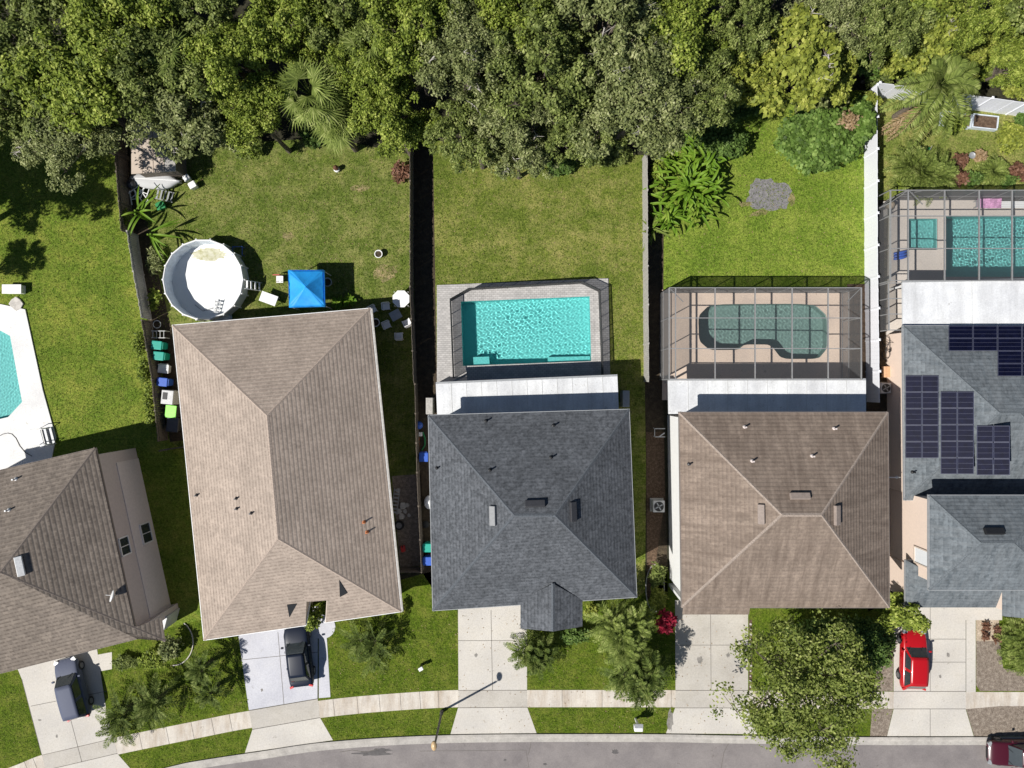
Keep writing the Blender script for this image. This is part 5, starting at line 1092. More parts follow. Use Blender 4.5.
q = g(166, 196); ladder('metal_rack', 'pale grey slatted rack lying beside the junk pile', q + V3((-.6, .1, .3)), q + V3((.7, -.2, .3)), .7, 5, M['grey'])
q = g(136.5, 187); rt = root('grill', 'dark blue round covered grill beside the boat', 'grill', q); mb = MB(); mb.lathe([(.0, .5), (.3, .55), (.36, .8), (.25, .98), (0, 1.03)], q, 16); mb.build('bowl', M['dark'], rt, smooth=True)
for k in range(3): mb = MB(); mb.tube([q + V3((math.cos(k * 2.1) * .35, math.sin(k * 2.1) * .35, 0)), q + V3((math.cos(k * 2.1) * .2, math.sin(k * 2.1) * .2, .6))], .02); mb.build('leg', M['grey'], rt)
bin_(163, 207, M['greenp'], 'green plastic tub among the banana plants', .6, .5, .35, .4, 'tub', name='plastic_tub', wheels=False)
bin_(189, 179.5, M['white'], 'white bucket shaped box nearer the boat bow', .45, .4, .4, .6, 'box', name='white_box', wheels=False); bin_(195.5, 187, M['white'], 'white box alone on the lawn right of the boat', .5, .42, .5, .5, 'box', name='white_box', wheels=False)
# raised planters
def planter(a, b, d, label, h=.4):
    a, b = V3((a.x, a.y, 0)), V3((b.x, b.y, 0)); rt = root('raised_planter', label, 'planter', a.lerp(b, .5)); u = (b - a).normalized(); n = V3((u.y, -u.x, 0)); rz = math.atan2(u.y, u.x); L = (b - a).length; c = a.lerp(b, .5) + n * d / 2
    for off, ln, r in ((-n * d / 2, L, rz), (n * d / 2, L, rz)): mb = MB(); mb.box(c + off + V3((0, 0, h / 2)), (ln, .07, h), r); mb.build('side_board', M['liner_b'], rt)
    for s in (-1, 1): mb = MB(); mb.box(c + u * s * (L / 2 + .036) + V3((0, 0, h / 2)), (.07, d + .07, h + .01), rz); mb.build('end_board', M['liner_b'], rt)
    mb = MB(); mb.box(c + V3((0, 0, h / 2 - .03)), (L - .02, d - .09, h - .08), rz); mb.build('earth', M['mulch'], rt)
planter(g(971, 116), g(994.5, 118.5), .95, 'pale blue grey raised planter box holding brown earth by white fence'); planter(g(941, 113), g(968, 116.5), .95, 'pale blue grey raised planter box partly under palm fronds')
q = g(921, 153); rt = root('lawn_chair', 'dark green folded lawn chair behind the spiky palm clump', 'chair', q); mb = MB(); mb.box(q + V3((0, 0, .35)), (.9, .5, .04), .1); mb.build('seat', M['greenp'], rt)
for s in (-1, 1): mb = MB(); mb.tube([q + V3((s * .4, -.2, 0)), q + V3((s * .4, .0, .35)), q + V3((s * .4, .3, .7))], .02); mb.build('side_frame', M['grey'], rt)
q = g(966, 158.5); rt = root('bird_bath', 'small pale bird bath with a dark bowl on the right lawn', 'bird bath', q); mb = MB(); mb.lathe([(.2, 0), (.08, .1), (.07, .55), (.1, .6)], q, 12); mb.build('pedestal', M['stone'], rt); mb = MB(); mb.lathe([(.1, .58), (.22, .68), (.25, .72), (.2, .66), (0, .62)], q, 16); mb.build('bowl', M['grey'], rt)
# ---- street
q = g(442, 711); rt = root('street_lamp', 'dark street lamp reaching over the kerb with tan lamp head', 'street lamp', q)
mb = MB(); mb.lathe([(.14, 0), (.14, .4), (.085, .5), (.07, 5.2)], q, 12); mb.build('pole', M['bronze'], rt)
hd = g(434, 745, 5.5); mb = MB(); mb.tube([q + V3((0, 0, 5.15)), q + V3((0, 0, 5.45)), V3((hd.x, hd.y + .2, 5.55))], [.05, .045, .04], 8); mb.build('arm', M['bronze'], rt)
mb = MB(); mb.lathe([(.0, -.12), (.12, -.11), (.2, -.02), (.17, .06), (0, .1)], V3((hd.x, hd.y - .05, 5.52)), 14, sy=1.7); mb.build('lamp_head', M['lampc'], rt, smooth=True)
q = g(635.5, 718.5); rt = root('mailbox', 'white post mailbox by the kerb under the palm fronds', 'mailbox', q)
mb = MB(); mb.beam(q, q + V3((0, 0, 1.0)), .13); mb.build('post', M['white'], rt); mb = MB(); mb.box(q + V3((0, -.12, 1.15)), (.62, .42, .42)); mb.build('box_body', M['white'], rt, bevel=.05); mb = MB(); mb.box(q + V3((0, .1, 1.385)), (.6, .3, .03)); mb.build('lid', M['grey'], rt)
q = g(422, 664.5); rt = root('utility_post', 'short white capped utility post on the front lawn beside the pale driveway', 'post', q)
mb = MB(); mb.beam(q, q + V3((0, 0, .6)), .16); mb.build('post_body', M['dark'], rt); mb = MB(); mb.box(q + V3((0, -.05, .68)), (.34, .26, .16), .5); mb.build('cap', M['white'], rt, bevel=.03)
# curved garden edging
c = g(174, 642); mb = MB(); pts = [c + V3((math.cos(a) * 1.45, math.sin(a) * 1.7, .08)) for a in [-1.6 + i * .2 for i in range(14)]]; mb.tube(pts, .045, 6); tag(mb.build('garden_edging', M['conc'], base=c), 'curved pale concrete edging around the bed at the porch corner', 'edging')
c = g(326, 628); mb = MB(); mb.add([c + V3((math.cos(a) * 1.0 - .3, math.sin(a) * .9 + .1, .03)) for a in [i * .314 for i in range(20)]], [tuple(range(20))]); struct(mb.build('round_step_pad', M['conc_w'], base=c))
c = g(655, 588); mb = MB(); mb.tube([c + V3((math.cos(a) * .68, math.sin(a) * 1.75, .03)) for a in [i * .3 for i in range(22)]], .04, 6); tag(mb.build('garden_edging', M['conc'], base=c), 'oval pale edging around the golden bush beside the brown house', 'edging')
rg = random.Random(11)
for i in range(13):
    q = g(750.5 + rg.uniform(-.6, .6), 624 + i * 5.2); s = rg.uniform(.07, .13); mb = MB(); mb.prism([q + V3((math.cos(k * 1.05) * s * rg.uniform(.7, 1.1), math.sin(k * 1.05) * s * rg.uniform(.7, 1.1), 0)) for k in range(6)], 0, s * .6)
    tag(mb.build('edging_stone', M['stone'], base=q, bevel=.03), 'pale edging stone in the line right of the worn driveway', 'stone', 'pale stones edging the worn driveway')
# ================================================================== FOLIAGE
def unit(a): return a / np.maximum(1e-6, np.linalg.norm(a, axis=-1, keepdims=True))
def leaves(name, C, D, U, L, W, mat, parent=None, fold=.0, base=None):
    C = np.asarray(C, float); n = len(C); L = np.broadcast_to(np.asarray(L, float), (n,))[:, None]; W = np.broadcast_to(np.asarray(W, float), (n,))[:, None]
    v = np.empty((n, 4, 3)); v[:, 0] = C; v[:, 1] = C + D * L * .45 + U * W * .5; v[:, 2] = C + D * L; v[:, 3] = C + D * L * .45 - U * W * .5
    v[:, 2, 2] -= (L[:, 0] * .12)
    off = np.zeros(3)
    if parent is not None: off = np.array(ORG.get(parent.name, V3((0, 0, 0))))
    elif base is not None: off = np.array(base)
    v = (v - off).reshape(-1, 3)
    me = bpy.data.meshes.new(name); me.vertices.add(4 * n); me.vertices.foreach_set('co', v.astype('f4').ravel())
    me.loops.add(4 * n); me.loops.foreach_set('vertex_index', np.arange(4 * n, dtype='i4')); me.polygons.add(n)
    me.polygons.foreach_set('loop_start', np.arange(0, 4 * n, 4, dtype='i4')); me.polygons.foreach_set('loop_total', np.full(n, 4, 'i4'))
    me.materials.append(mat); me.update(calc_edges=True); me.validate()
    o = bpy.data.objects.new(name, me); COL.objects.link(o)
    if parent is not None: o.parent = parent; ORG[o.name] = V3(off)
    elif base is not None: o.location = base
    return o
def orient(rg, n, up=.8, out=None, ow=.5):
    N = rg.normal(size=(n, 3)); N = unit(N); N[:, 2] = np.abs(N[:, 2]) + up
    if out is not None: N += out * ow
    N = unit(N); T = unit(np.cross(N, unit(rg.normal(size=(n, 3))))); U = np.cross(N, T); return T, U
def tree(name, label, cat, mat, seed, Rr=4.0, zc=7.0, thick=2.6, lobes=15, clumps=18, per=88, ll=.23, lw=.14, cr=.58, bare=0, trunk_r=.24, group=None, loc=(0, 0, 0), barkm=None, limbr=.09):
    rg = np.random.default_rng(seed); rt = root(name, label, cat, (0, 0, 0), 0, group); barkm = barkm or M['bark']
    lc = []
    for i in range(lobes):
        a = i * 2.4 + rg.uniform(-.3, .3); r = Rr * (.1 + .7 * math.sqrt(i / max(1, lobes - 1))) * rg.uniform(.75, 1.22)
        lc.append((math.cos(a) * r, math.sin(a) * r, zc + thick * (.5 * (1 - (r / Rr) ** 2) - .25) + rg.uniform(-1.3, 1.0)))
    lc = np.array(lc); lr = Rr * rg.uniform(.19, .32, lobes) * (1.12 - .2 * np.linalg.norm(lc[:, :2], axis=1) / Rr)
    cen = []; 
    for i in range(lobes):
        d = unit(rg.normal(size=(clumps, 3))); d[:, 2] = np.abs(d[:, 2]) * .9 - .18; d = unit(d)
        cen.append(lc[i] + d * lr[i] * rg.uniform(.7, 1.08, (clumps, 1)) * np.array([1, 1, .75]))
    cen = np.concatenate(cen); nc = len(cen); crr = cr * rg.uniform(.6, 1.25, nc)
    keep = rg.random(nc) > .2; cen = cen[keep]; crr = crr[keep]; nc = len(cen)
    P = np.repeat(cen, per, 0); dd = unit(rg.normal(size=(nc * per, 3))); P = P + dd * (np.repeat(crr, per)[:, None] * rg.random((nc * per, 1)) ** .45) * np.array([1, 1, .6])
    T, U = orient(rg, len(P), .75, dd, 1.1); L = ll * rg.uniform(.6, 1.25, len(P))
    tb = MB(); top = V3((0, 0, zc - thick * .35)); tb.tube([(0, 0, -.05), (.05, .02, zc * .3), (rg.uniform(-.3, .3), rg.uniform(-.3, .3), zc * .62), top], [trunk_r * 1.35, trunk_r, trunk_r * .8, trunk_r * .5], 8)
    for i in range(lobes):
        m_ = V3(lc[i]); st = V3((0, 0, zc * .55)) if i % 2 else V3((rg.uniform(-.2, .2), rg.uniform(-.2, .2), zc * .64)); mid_ = st.lerp(m_, .5) + V3((rg.uniform(-.3, .3), rg.uniform(-.3, .3), .2)); tb.tube([st, mid_, m_], [limbr * 1.6, limbr, limbr * .4], 5)
    for c_ in cen[::3]:
        c_ = V3(c_); l_ = V3(lc[np.argmin(np.linalg.norm(lc - np.array(c_), axis=1))]); tb.tube([l_, l_.lerp(c_, .6) + V3((0, 0, .1)), c_], [limbr * .35, limbr * .25, .012], 4)
    if bare:
        bb = tb
        for k in range(bare):
            i = rg.integers(nc); c_ = V3(cen[i]); l_ = V3(lc[np.argmin(np.linalg.norm(lc - cen[i], axis=1))]) + V3((0, 0, lr[0] * .2)); d_ = (c_ - l_); e_ = l_ + d_ * 1.15 + V3((0, 0, .35)); bb.tube([l_ - V3((0, 0, .8)), l_.lerp(e_, .5) + V3((rg.uniform(-.2, .2), rg.uniform(-.2, .2), .25)), e_], [.06, .045, .012], 4, 1)
            for q in range(3): s_ = l_.lerp(e_, rg.uniform(.4, .9)); bb.tube([s_ + V3((0, 0, .1)), s_ + V3((rg.uniform(-.6, .6), rg.uniform(-.6, .6), .3))], [.03, .01], 4, 1)
    tb.build('trunk', [barkm, M['barkp']], rt)
    leaves('crown', P, T, U, L, L * lw / ll, mat, rt); rt.location = loc
    return rt
def bush(name, label, cat, mat, seed, loc, rx, ry, h, n=2500, ll=.2, lw=.11, up=.6, group=None, lumps=9):
    rg = np.random.default_rng(seed); rt = root(name, label, cat, (0, 0, 0), 0, group); c = []
    for i in range(lumps): a = i * 2.4; r = math.sqrt((i + .3) / lumps) * .72; c.append((math.cos(a) * r * rx, math.sin(a) * r * ry, h * (.75 - .35 * r * r) + rg.uniform(-.1, .1) * h))
    c = np.array(c); k = rg.integers(lumps, size=n); d = unit(rg.normal(size=(n, 3))); d[:, 2] = np.abs(d[:, 2]) * 1.0 - .25
    P = c[k] + d * np.array([rx * .36, ry * .36, h * .34]) * rg.uniform(.55, 1.12, (n, 1)); P[:, 2] = np.maximum(P[:, 2], .04)
    T, U = orient(rg, n, up, d, .6); L = ll * rg.uniform(.6, 1.3, n); sb = MB()
    for q in c: sb.tube([(q[0] * .3, q[1] * .3, 0), (q[0] * .8, q[1] * .8, q[2] * .6), tuple(q)], [.04, .03, .012], 5)
    sb.build('stem', M['bark'], rt); leaves('foliage', P, T, U, L, L * lw / ll, mat, rt); rt.location = loc; return rt
def fronds(rg, base, nf, L, droop, nl, lflen, lfw, el0=75, el1=-10, jit=.15, az0=0, azs=6.283, vee=.25):
    C = []; D = []; U = []; LL = []; ribs = []
    for i in range(nf):
        az = az0 + (i * 2.39996) % azs + rg.uniform(-jit, jit); el = R(el0 + (el1 - el0) * (i + .5) / nf + rg.uniform(-6, 6)); l = L * rg.uniform(.85, 1.1); h = np.array([math.cos(az), math.sin(az), 0]); sd = np.array([-h[1], h[0], 0]); s = np.linspace(.0, 1, nl)
        dr = droop * rg.uniform(.8, 1.25); pos = np.array(base) + np.outer(l * (math.cos(el) * s + .12 * droop * s * s), h) + np.outer(l * (math.sin(el) * s - dr * s * s), [0, 0, 1]); tg = unit(np.gradient(pos, axis=0)); ribs.append(pos)
        sl = s > .14
        for sg in (-1, 1):
            d = unit(tg[sl] * .62 + sg * sd * .8 + np.array([0, 0, vee]) + rg.normal(size=(sl.sum(), 3)) * .09); nrm = unit(np.cross(d, tg[sl])); u = unit(np.cross(nrm, d)); C.append(pos[sl]); D.append(d); U.append(u); LL.append(lflen * np.sin(np.pi * (.12 + .84 * s[sl])) ** .6)
    return np.concatenate(C), np.concatenate(D), np.concatenate(U), np.concatenate(LL), ribs
def palm(name, label, loc, seed, th=1.6, nf=30, L=1.7, droop=.55, nl=20, lflen=.45, lfw=.05, mat=None, el0=80, el1=-18, group=None, heads=((0, 0, 0),), tr=.13, vee=.25, dead=0):
    rg = np.random.default_rng(seed); rt = root(name, label, 'palm', (0, 0, 0), 0, group); mat = mat or M['l_palm']
    for hx, hy, hz in heads:
        top = V3((hx, hy, th + hz)); tb = MB(); tb.tube([(hx * .2, hy * .2, 0), (hx * .6, hy * .6, top.z * .5), top], [tr * 1.2, tr, tr * 1.1], 8); tb.build('trunk', M['bark'], rt)
        C, D, U, LL, ribs = fronds(rg, tuple(top), nf, L, droop, nl, lflen, lfw, el0, el1, vee=vee)
        leaves('crown', C, D, U, LL, lfw, mat, rt); rb = MB()
        for r_ in ribs: rb.tube([tuple(p) for p in r_[::4]], .018, 4)
        rb.build('frond_rib', M['l_palm'], rt)
    if dead:
        C, D, U, LL, ribs = fronds(rg, (heads[0][0], heads[0][1], th - .1), dead, L * 1.05, .75, nl, lflen, lfw, 5, -35, az0=3.4, azs=.7, vee=-.3); leaves('dead_frond', C, D, U, LL, lfw, M['l_dry'], rt)
    rt.location = loc; return rt
def fanpalm(name, label, loc, seed, th, nf, pet, fan, mat, group=None):
    rg = np.random.default_rng(seed); rt = root(name, label, 'palm', (0, 0, 0), 0, group); tb = MB(); tb.tube([(0, 0, 0), (0, 0, th)], [.22, .18], 10); tb.build('trunk', M['bark'], rt); C = []; D = []; U = []; L = []; pb = MB()
    for i in range(nf):
        az = i * 2.4 + rg.uniform(-.2, .2); el = R(70 - 85 * i / nf); h = np.array([math.cos(az), math.sin(az), 0]); p0 = np.array([0, 0, th]); p1 = p0 + (h * math.cos(el) + np.array([0, 0, math.sin(el)])) * pet * rg.uniform(.8, 1.15); pb.tube([tuple(p0), tuple(p1)], [.03, .02], 4)
        f = unit(h * math.cos(el - .5) + np.array([0, 0, math.sin(el - .5)])); s = np.array([-h[1], h[0], 0])
        for k in np.linspace(-2.1, 2.1, 19): d = unit(f * math.cos(k) + s * math.sin(k) - np.array([0, 0, .12])); C.append(p1); D.append(d); U.append(unit(np.cross(np.cross(f, s), d))); L.append(fan * (1 - .22 * abs(k) / 2.1) * rg.uniform(.9, 1.08))
    pb.build('leaf_stalk', M['l_palm'], rt); leaves('crown', np.array(C), np.array(D), np.array(U), np.array(L), .1, mat, rt); rt.location = loc; return rt
def banana(name, label, cat, loc, seed, n, L, w, mat, h=1.5, spread=.8, el0=80, el1=15):
    rg = random.Random(seed); rt = root(name, label, cat, (0, 0, 0)); tb = MB()
    for k in range(max(2, n // 5)): a = rg.uniform(0, 6.28); r = spread * rg.random(); tb.tube([(math.cos(a) * r, math.sin(a) * r, 0), (math.cos(a) * r * 1.1, math.sin(a) * r * 1.1, h)], [.12, .07], 8)
    tb.build('stem', M['l_ban'], rt)
    for i in range(n):
        a = rg.uniform(0, 6.28); r = spread * rg.random(); b = V3((math.cos(a) * r, math.sin(a) * r, h * rg.uniform(.7, 1.1))); az = a + rg.uniform(-1, 1) if spread > 0 else i * 2.4; el = R(rg.uniform(el1, el0)); l = L * rg.uniform(.7, 1.15); hd_ = V3((math.cos(az), math.sin(az), 0)); sd = V3((-hd_.y, hd_.x, 0)); vs = []; m_ = 9
        for j in range(m_ + 1):
            t = j / m_; p = b + hd_ * l * (math.cos(el) * t + .3 * t * t) + V3((0, 0, l * (math.sin(el) * t - .55 * t * t))); ww = w * math.sin(math.pi * min(.98, .06 + t * .94)) ** .55 * rg.uniform(.88, 1.05)
            vs += [p - sd * ww / 2 + V3((0, 0, .05)), p, p + sd * ww / 2 + V3((0, 0, .05))]
        fs = [(j * 3 + k, j * 3 + k + 1, j * 3 + k + 4, j * 3 + k + 3) for j in range(m_) for k in (0, 1)]; mb = MB(); mb.add(vs, fs); mb.build('leaf', mat, rt, smooth=True)
    rt.location = loc; return rt

# forest behind the yards -------------------------------------------------
V = dict(
    o1=dict(mat='l_oak', seed=1, Rr=4.2), o2=dict(mat='l_oak', seed=2, Rr=4.2, thick=3.2, lobes=17, cr=.54), g1=dict(mat='l_grey', seed=3, Rr=4.2, bare=16, lobes=17, ll=.2, lw=.11, per=115, cr=.58), g2=dict(mat='l_grey', seed=4, Rr=4.2, bare=9, thick=3.2, ll=.26, lw=.13, per=100),
    b1=dict(mat='l_bright', seed=5, Rr=4.2, lobes=16, ll=.24, lw=.15, cr=.62), b2=dict(mat='l_bright', seed=6, Rr=4.2, thick=3, cr=.58, lobes=17, clumps=20, per=75), y1=dict(mat='l_yellow', seed=7, Rr=3.6, ll=.42, lw=.28, per=30, clumps=20, cr=.42, lobes=15, bare=6), y2=dict(mat='l_yellow', seed=8, Rr=3.6, ll=.36, lw=.2, per=34, clumps=20, cr=.4, lobes=15))
GRP = 'woodland trees behind the back yards'
T_ = [ # px, py (crown), crown height, radius px, kind, label
 (18, 25, 8, 62, 'o1', 'dark green oak crown in the top left corner of the photo'), (22, 100, 7.5, 52, 'o2', 'dark oak crown on the left edge above the shaded lawn'),
 (75, 72, 9, 66, 'b1', 'mid green oak crown second from the left edge'), (66, 124, 7, 56, 'g1', 'greyish oak crown hanging over the top of the left lawn'),
 (125, 25, 9.5, 58, 'b2', 'green crown at the top edge above the grey crown by the shed'), (146, 66, 9, 56, 'o2', 'dark olive crown directly left above the shed roof'),
 (190, 112, 7.5, 56, 'g2', 'grey green crown overlapping the right half of the shed roof'), (188, 40, 9, 58, 'o1', 'dark crown at the top between green crown and bright crown'),
 (240, 58, 9.5, 50, 'b1', 'bright green crown left of the fan palm by the top edge'), (252, 112, 7.5, 40, 'b2', 'small bright crown at the lawn edge left of the fan palm'),
 (292, 22, 9, 52, 'b2', 'bright green crown at the top edge above the fan palm'), (345, 22, 9, 48, 'o2', 'dark crown at the top edge above the second fan palm'),
 (392, 112, 8, 44, 'b1', 'yellowish green crown right above the end of the brown wooden fence'), (370, 62, 9, 40, 'b1', 'bright crown between the fan palms and the tall grey crown'),
 (410, 28, 9.5, 56, 'b2', 'bright crown at the top edge right of the fan palms'), (462, 55, 9.5, 56, 'g1', 'grey green crown with bare white branches above the open pool lawn'),
 (478, 130, 7.5, 48, 'o1', 'dark green crown hanging over the lawn right of the brown fence'), (520, 142, 7.5, 44, 'g2', 'grey green crown hanging lowest over the open pool lawn'),
 (540, 66, 9.5, 60, 'o2', 'dark crown with pale twigs above the middle of the open pool lawn'), (515, 8, 9, 52, 'b2', 'green crown cut by the middle of the top edge'),
 (585, 122, 7.5, 46, 'o1', 'olive crown over the lawn left of the grey wooden fence'), (640, 92, 9, 70, 'g1', 'widest grey olive crown, above the end of the grey wooden fence'),
 (605, 22, 9.5, 60, 'g2', 'grey crown cut by the top edge above the widest crown'), (680, 32, 9, 54, 'b1', 'green crown cut by the top edge, right of centre'), (700, 92, 8, 42, 'o1', 'dark green crown next to the gap above the bird of paradise plants'),
 (742, 22, 8, 40, 'o2', 'dark crown at the top edge left of the yellow leaved trees'), (745, 78, 7, 30, 'y2', 'small yellow leaved tree at the upper left corner of the green pool yard'),
 (798, 62, 7.5, 48, 'y1', 'large yellow green tree above the round leaved shrub'), (838, 12, 7.5, 46, 'g1', 'pale twiggy crown at the top edge above the yellow green tree'),
 (836, 72, 6, 27, 'y2', 'yellow green tree touching the corner of white fence'), (888, 28, 7.5, 40, 'o1', 'dark crown at the top edge above the white fence corner'),
 (922, 30, 6.5, 34, 'y1', 'bright yellow topped shrub tree above the queen palm'), (962, 22, 6.5, 32, 'b1', 'green tree above the white back fence, right of the queen palm'),
 (1010, 8, 6.5, 30, 'b2', 'vivid green tree in the top right corner'), (1016, 60, 5, 28, 'b1', 'small green tree behind the white back fence at the right edge'), (962, 66, 4.5, 20, 'y2', 'small yellow green shrub tree behind the raised planters'),
 (900, 50, 5, 24, 'y2', 'yellow green shrub tree just behind the white fence corner')]
protos = {}
for i, (px, py, h, rp, k, lb) in enumerate(T_):
    q = g(px, py, h); q.z = 0; Rm = rp * (H - h) / F
    if k not in protos:
        kw = dict(V[k]); m_ = M[kw.pop('mat')]; protos[k] = tree('woodland_tree', lb, 'tree', m_, zc=8.0, group=GRP, **kw); r0_ = protos[k]
    else: r0_ = dup(protos[k], q, 0, lb)
    s = Rm / V[k]['Rr']; r0_.location = q; r0_.rotation_euler = (0, 0, i * 1.7); r0_.scale = (s, s, h / 8.0)
for i, (px, py, k) in enumerate([(-60, 40, 'o1'), (-140, 90, 'b1'), (60, -60, 'o2'), (170, -70, 'b1'), (300, -70, 'o1'), (430, -65, 'g1'), (560, -70, 'b2'), (690, -60, 'o1'), (820, -70, 'y1'), (950, -60, 'b1'), (1080, -20, 'o2'), (1120, 60, 'g2')]):
    q = g(px, py, 8.5); q.z = 0; dup(protos[k], q, i * 2.1, 'woodland tree standing deeper in the wood outside the photo', 'woodland trees outside the photo', scale=1.05)
# off-frame trees whose shade lies on the left lawn
for px, py, s, h in ((-14, 226, .85, 1.1), (-66, 214, 1.05, 1.05), (-40, 186, .9, .9), (-48, 296, .35, .8)):
    q = g(px, py); dup(protos['o1'], q, px * .3, 'shade tree standing left of the photo edge', 'shade trees left of the photo', scale=(s, s, h))
# understory
for i, (px, py, rx, h, mt, lb) in enumerate([(702, 132, 2.4, 2.2, 'l_dark', 'dark leafy shrub above the bird of paradise plants'), (716, 152, 1.9, 2.2, 'l_dark', 'round leaved climber shrub right above the bird of paradise plants'), (250, 150, 1.2, 1.0, 'l_oak', 'low shrub on the lawn edge below the small bright crown'),
    (740, 112, 1.4, 1.6, 'l_dark', 'dark shrub at the top of green pool yard'), (815, 108, 2.2, 1.3, 'l_grey', 'dry twiggy hedge above the round leaved shrub'), (858, 110, 1.0, 2.0, 'l_yellow', 'yellow leaved shrub beside the white fence corner'), (320, 135, 1.6, .9, 'l_dark', 'low dark shrub below the fan palm'), (610, 158, 1.4, 1.2, 'l_oak', 'low shrub hanging at the top of the lawn beside the grey fence end'), (560, 168, 1.1, 1.0, 'l_dark', 'small dark shrub at the top middle of the open pool lawn')]):
    bush('shrub', lb, 'shrub', M[mt], 100 + i, g(px, py), rx, rx * .7, h, 1600, .26, .17)
for i, (px, py, rx, h, mt, lb) in enumerate([(985, 45, 2.0, 3.2, 'l_yellow', 'yellow green thicket shrub behind the right end of the white back fence'), (1012, 38, 2.2, 3.6, 'l_bright', 'vivid green thicket shrub highest at the right edge'), (1005, 66, 1.8, 2.6, 'l_oak', 'olive thicket shrub just behind the white back fence'), (968, 68, 1.6, 2.6, 'l_bright', 'green thicket shrub behind the queen palm on its right'),
    (930, 60, 1.9, 3.0, 'l_yellow', 'yellow topped thicket shrub behind the queen palm'), (900, 62, 1.7, 2.6, 'l_bright', 'green thicket shrub behind the white fence corner'), (868, 60, 1.7, 3.0, 'l_round', 'rounded green shrub mound left of the white fence corner'), (948, 34, 2.0, 4.0, 'l_grey', 'pale twiggy thicket shrub near the top right'), (880, 78, 1.0, 1.8, 'l_oak', 'olive shrub filling the gap at the fence corner'), (1022, 84, 1.4, 2.0, 'l_yellow', 'low yellow green shrub behind the fence at the right edge')]):
    bush('thicket_shrub', lb, 'shrub', M[mt], 210 + i, g(px, py, h * .6) * 1.0 - V3((0, 0, h * .6)), rx, rx * .85, h, 2600, .22, .13, lumps=13)
bush('round_leaved_shrub', 'big round dark green shrub with coin like leaves left of the white fence', 'shrub', M['l_round'], 120, g(811, 146), 3.2, 2.3, 2.3, 8500, .28, .26, 1.3, lumps=30)
bush('round_leaved_shrub', 'dark broad leaved shrub touching the white fence from the left', 'shrub', M['l_round'], 121, g(850, 130), .85, 1.8, 2.6, 1700, .36, .3, 1.2)
bush('croton', 'orange brown leaved shrub growing through the big round dark shrub', 'shrub', M['l_dry'], 122, g(834, 133), .9, .8, 2.8, 500, .25, .15)
fanpalm('fan_palm', 'fan palm with pale green fronds among bright crowns at the top', g(310, 100, 7) * V3((1, 1, 0)) if False else V3((g(312, 96, 7.5).x, g(312, 96, 7.5).y, 0)), 31, 7.6, 26, 1.5, 1.25, M['l_palmy'])
q = g(372, 50, 9); fanpalm('fan_palm', 'second fan palm right of the first, nearer the top edge', V3((q.x, q.y, 0)), 32, 9.2, 18, 1.2, 1.1, M['l_palmy'])
q = g(337, 122, 5.5); fanpalm('fan_palm', 'lower yellowing fan palm at the lawn edge', V3((q.x, q.y, 0)), 33, 5.6, 16, 1.2, 1.2, M['l_palmy'])
q = g(176, 62, 9); fanpalm('fan_palm', 'dark fan palm between the crowns above the shed', V3((q.x, q.y, 0)), 34, 9.3, 16, 1.1, 1.1, M['l_palm'])
q = g(944, 82, 6); palm('queen_palm', 'tall queen palm with long feather fronds over the white back fence', V3((q.x, q.y, 0)), 41, 5.6, 30, 3.3, .55, 56, .75, .075, M['l_palmy'], 75, -10, tr=.18, dead=0)
q = g(905, 122, 2.2); palm('queen_palm', 'dry brown drooping palm fronds hanging by the white fence corner', V3((g(925, 108).x, g(925, 108).y, 0)), 42, 2.6, 5, 3.0, .75, 36, .5, .06, M['l_dry'], 20, -5, tr=.1) if False else None
rgx = np.random.default_rng(5); C, D, U, LL, ribs = fronds(rgx, tuple(g(926, 106, 2.5)), 4, 2.7, .5, 30, .5, .06, 5, -12, az0=3.5, azs=.3, vee=-.2); o = leaves('dead_palm_frond', C, D, U, LL, .07, M['l_dry'], base=tuple(g(926, 106, 2.5))); tag(o, 'dry brown hanging palm fronds across the corner of the white fence', 'palm frond')
palm('spiky_palm', 'dense spiky palm clump at the corner of the right screen cage', g(914, 176), 43, .9, 44, 2.1, .35, 26, .42, .05, M['l_palmy'], 85, 0, heads=((0, 0, 0), (.9, -.2, -.2), (-.6, .5, -.2)))
bush('shrub', 'yellow green rounded shrub on the right lawn below the planters', 'shrub', M['l_yellow'], 130, g(1004, 141), 1.3, 1.2, 1.3, 1500, .26, .14)
palm('spiky_fern', 'yellow green sprawling fern between red leaved plants', g(990, 173), 45, .4, 34, 1.35, .5, 20, .36, .06, M['l_palmy'], 70, 5)
for i, (px, py, lb) in enumerate([(942, 177, 'reddish leaved shrub next to the spiky palm clump'), (956, 180, 'reddish leaved shrub second from the spiky palm clump'), (955, 163, 'pale pink leaved shrub above the red ones by the right cage'), (1012, 173, 'red leaved shrub right of the yellow green fern'), (1024, 178, 'red leaved shrub at the right edge of the photo')]):
    bush('croton', lb, 'shrub', M['l_red'], 140 + i, g(px, py), .65, .6, .8, 320, .28, .15)
bush('shrub', 'red leaved shrub against the top end of the brown wooden fence', 'shrub', M['l_red'], 150, g(402, 175), .8, .8, 1.1, 420, .25, .15)
for i, (px, py, rx, mt, lb) in enumerate([(968, 181, .8, 'l_dark', 'dark green low shrub between the red leaved shrubs'), (900, 190, .7, 'l_bright', 'light green low shrub at the corner post of the right screen cage'), (1003, 182, .7, 'l_dark', 'dark low shrub below the yellow green fern'), (951, 126, 1.0, 'l_bright', 'light green plants growing in the left planter by the fence'), (1018, 122, .8, 'l_round', 'green shrub right of the raised planters'), (975, 158, .5, 'l_dry', 'brownish low plant beside the bird bath')]):
    bush('shrub', lb, 'shrub', M[mt], 240 + i, g(px, py), rx, rx * .8, .8, 600, .2, .12)
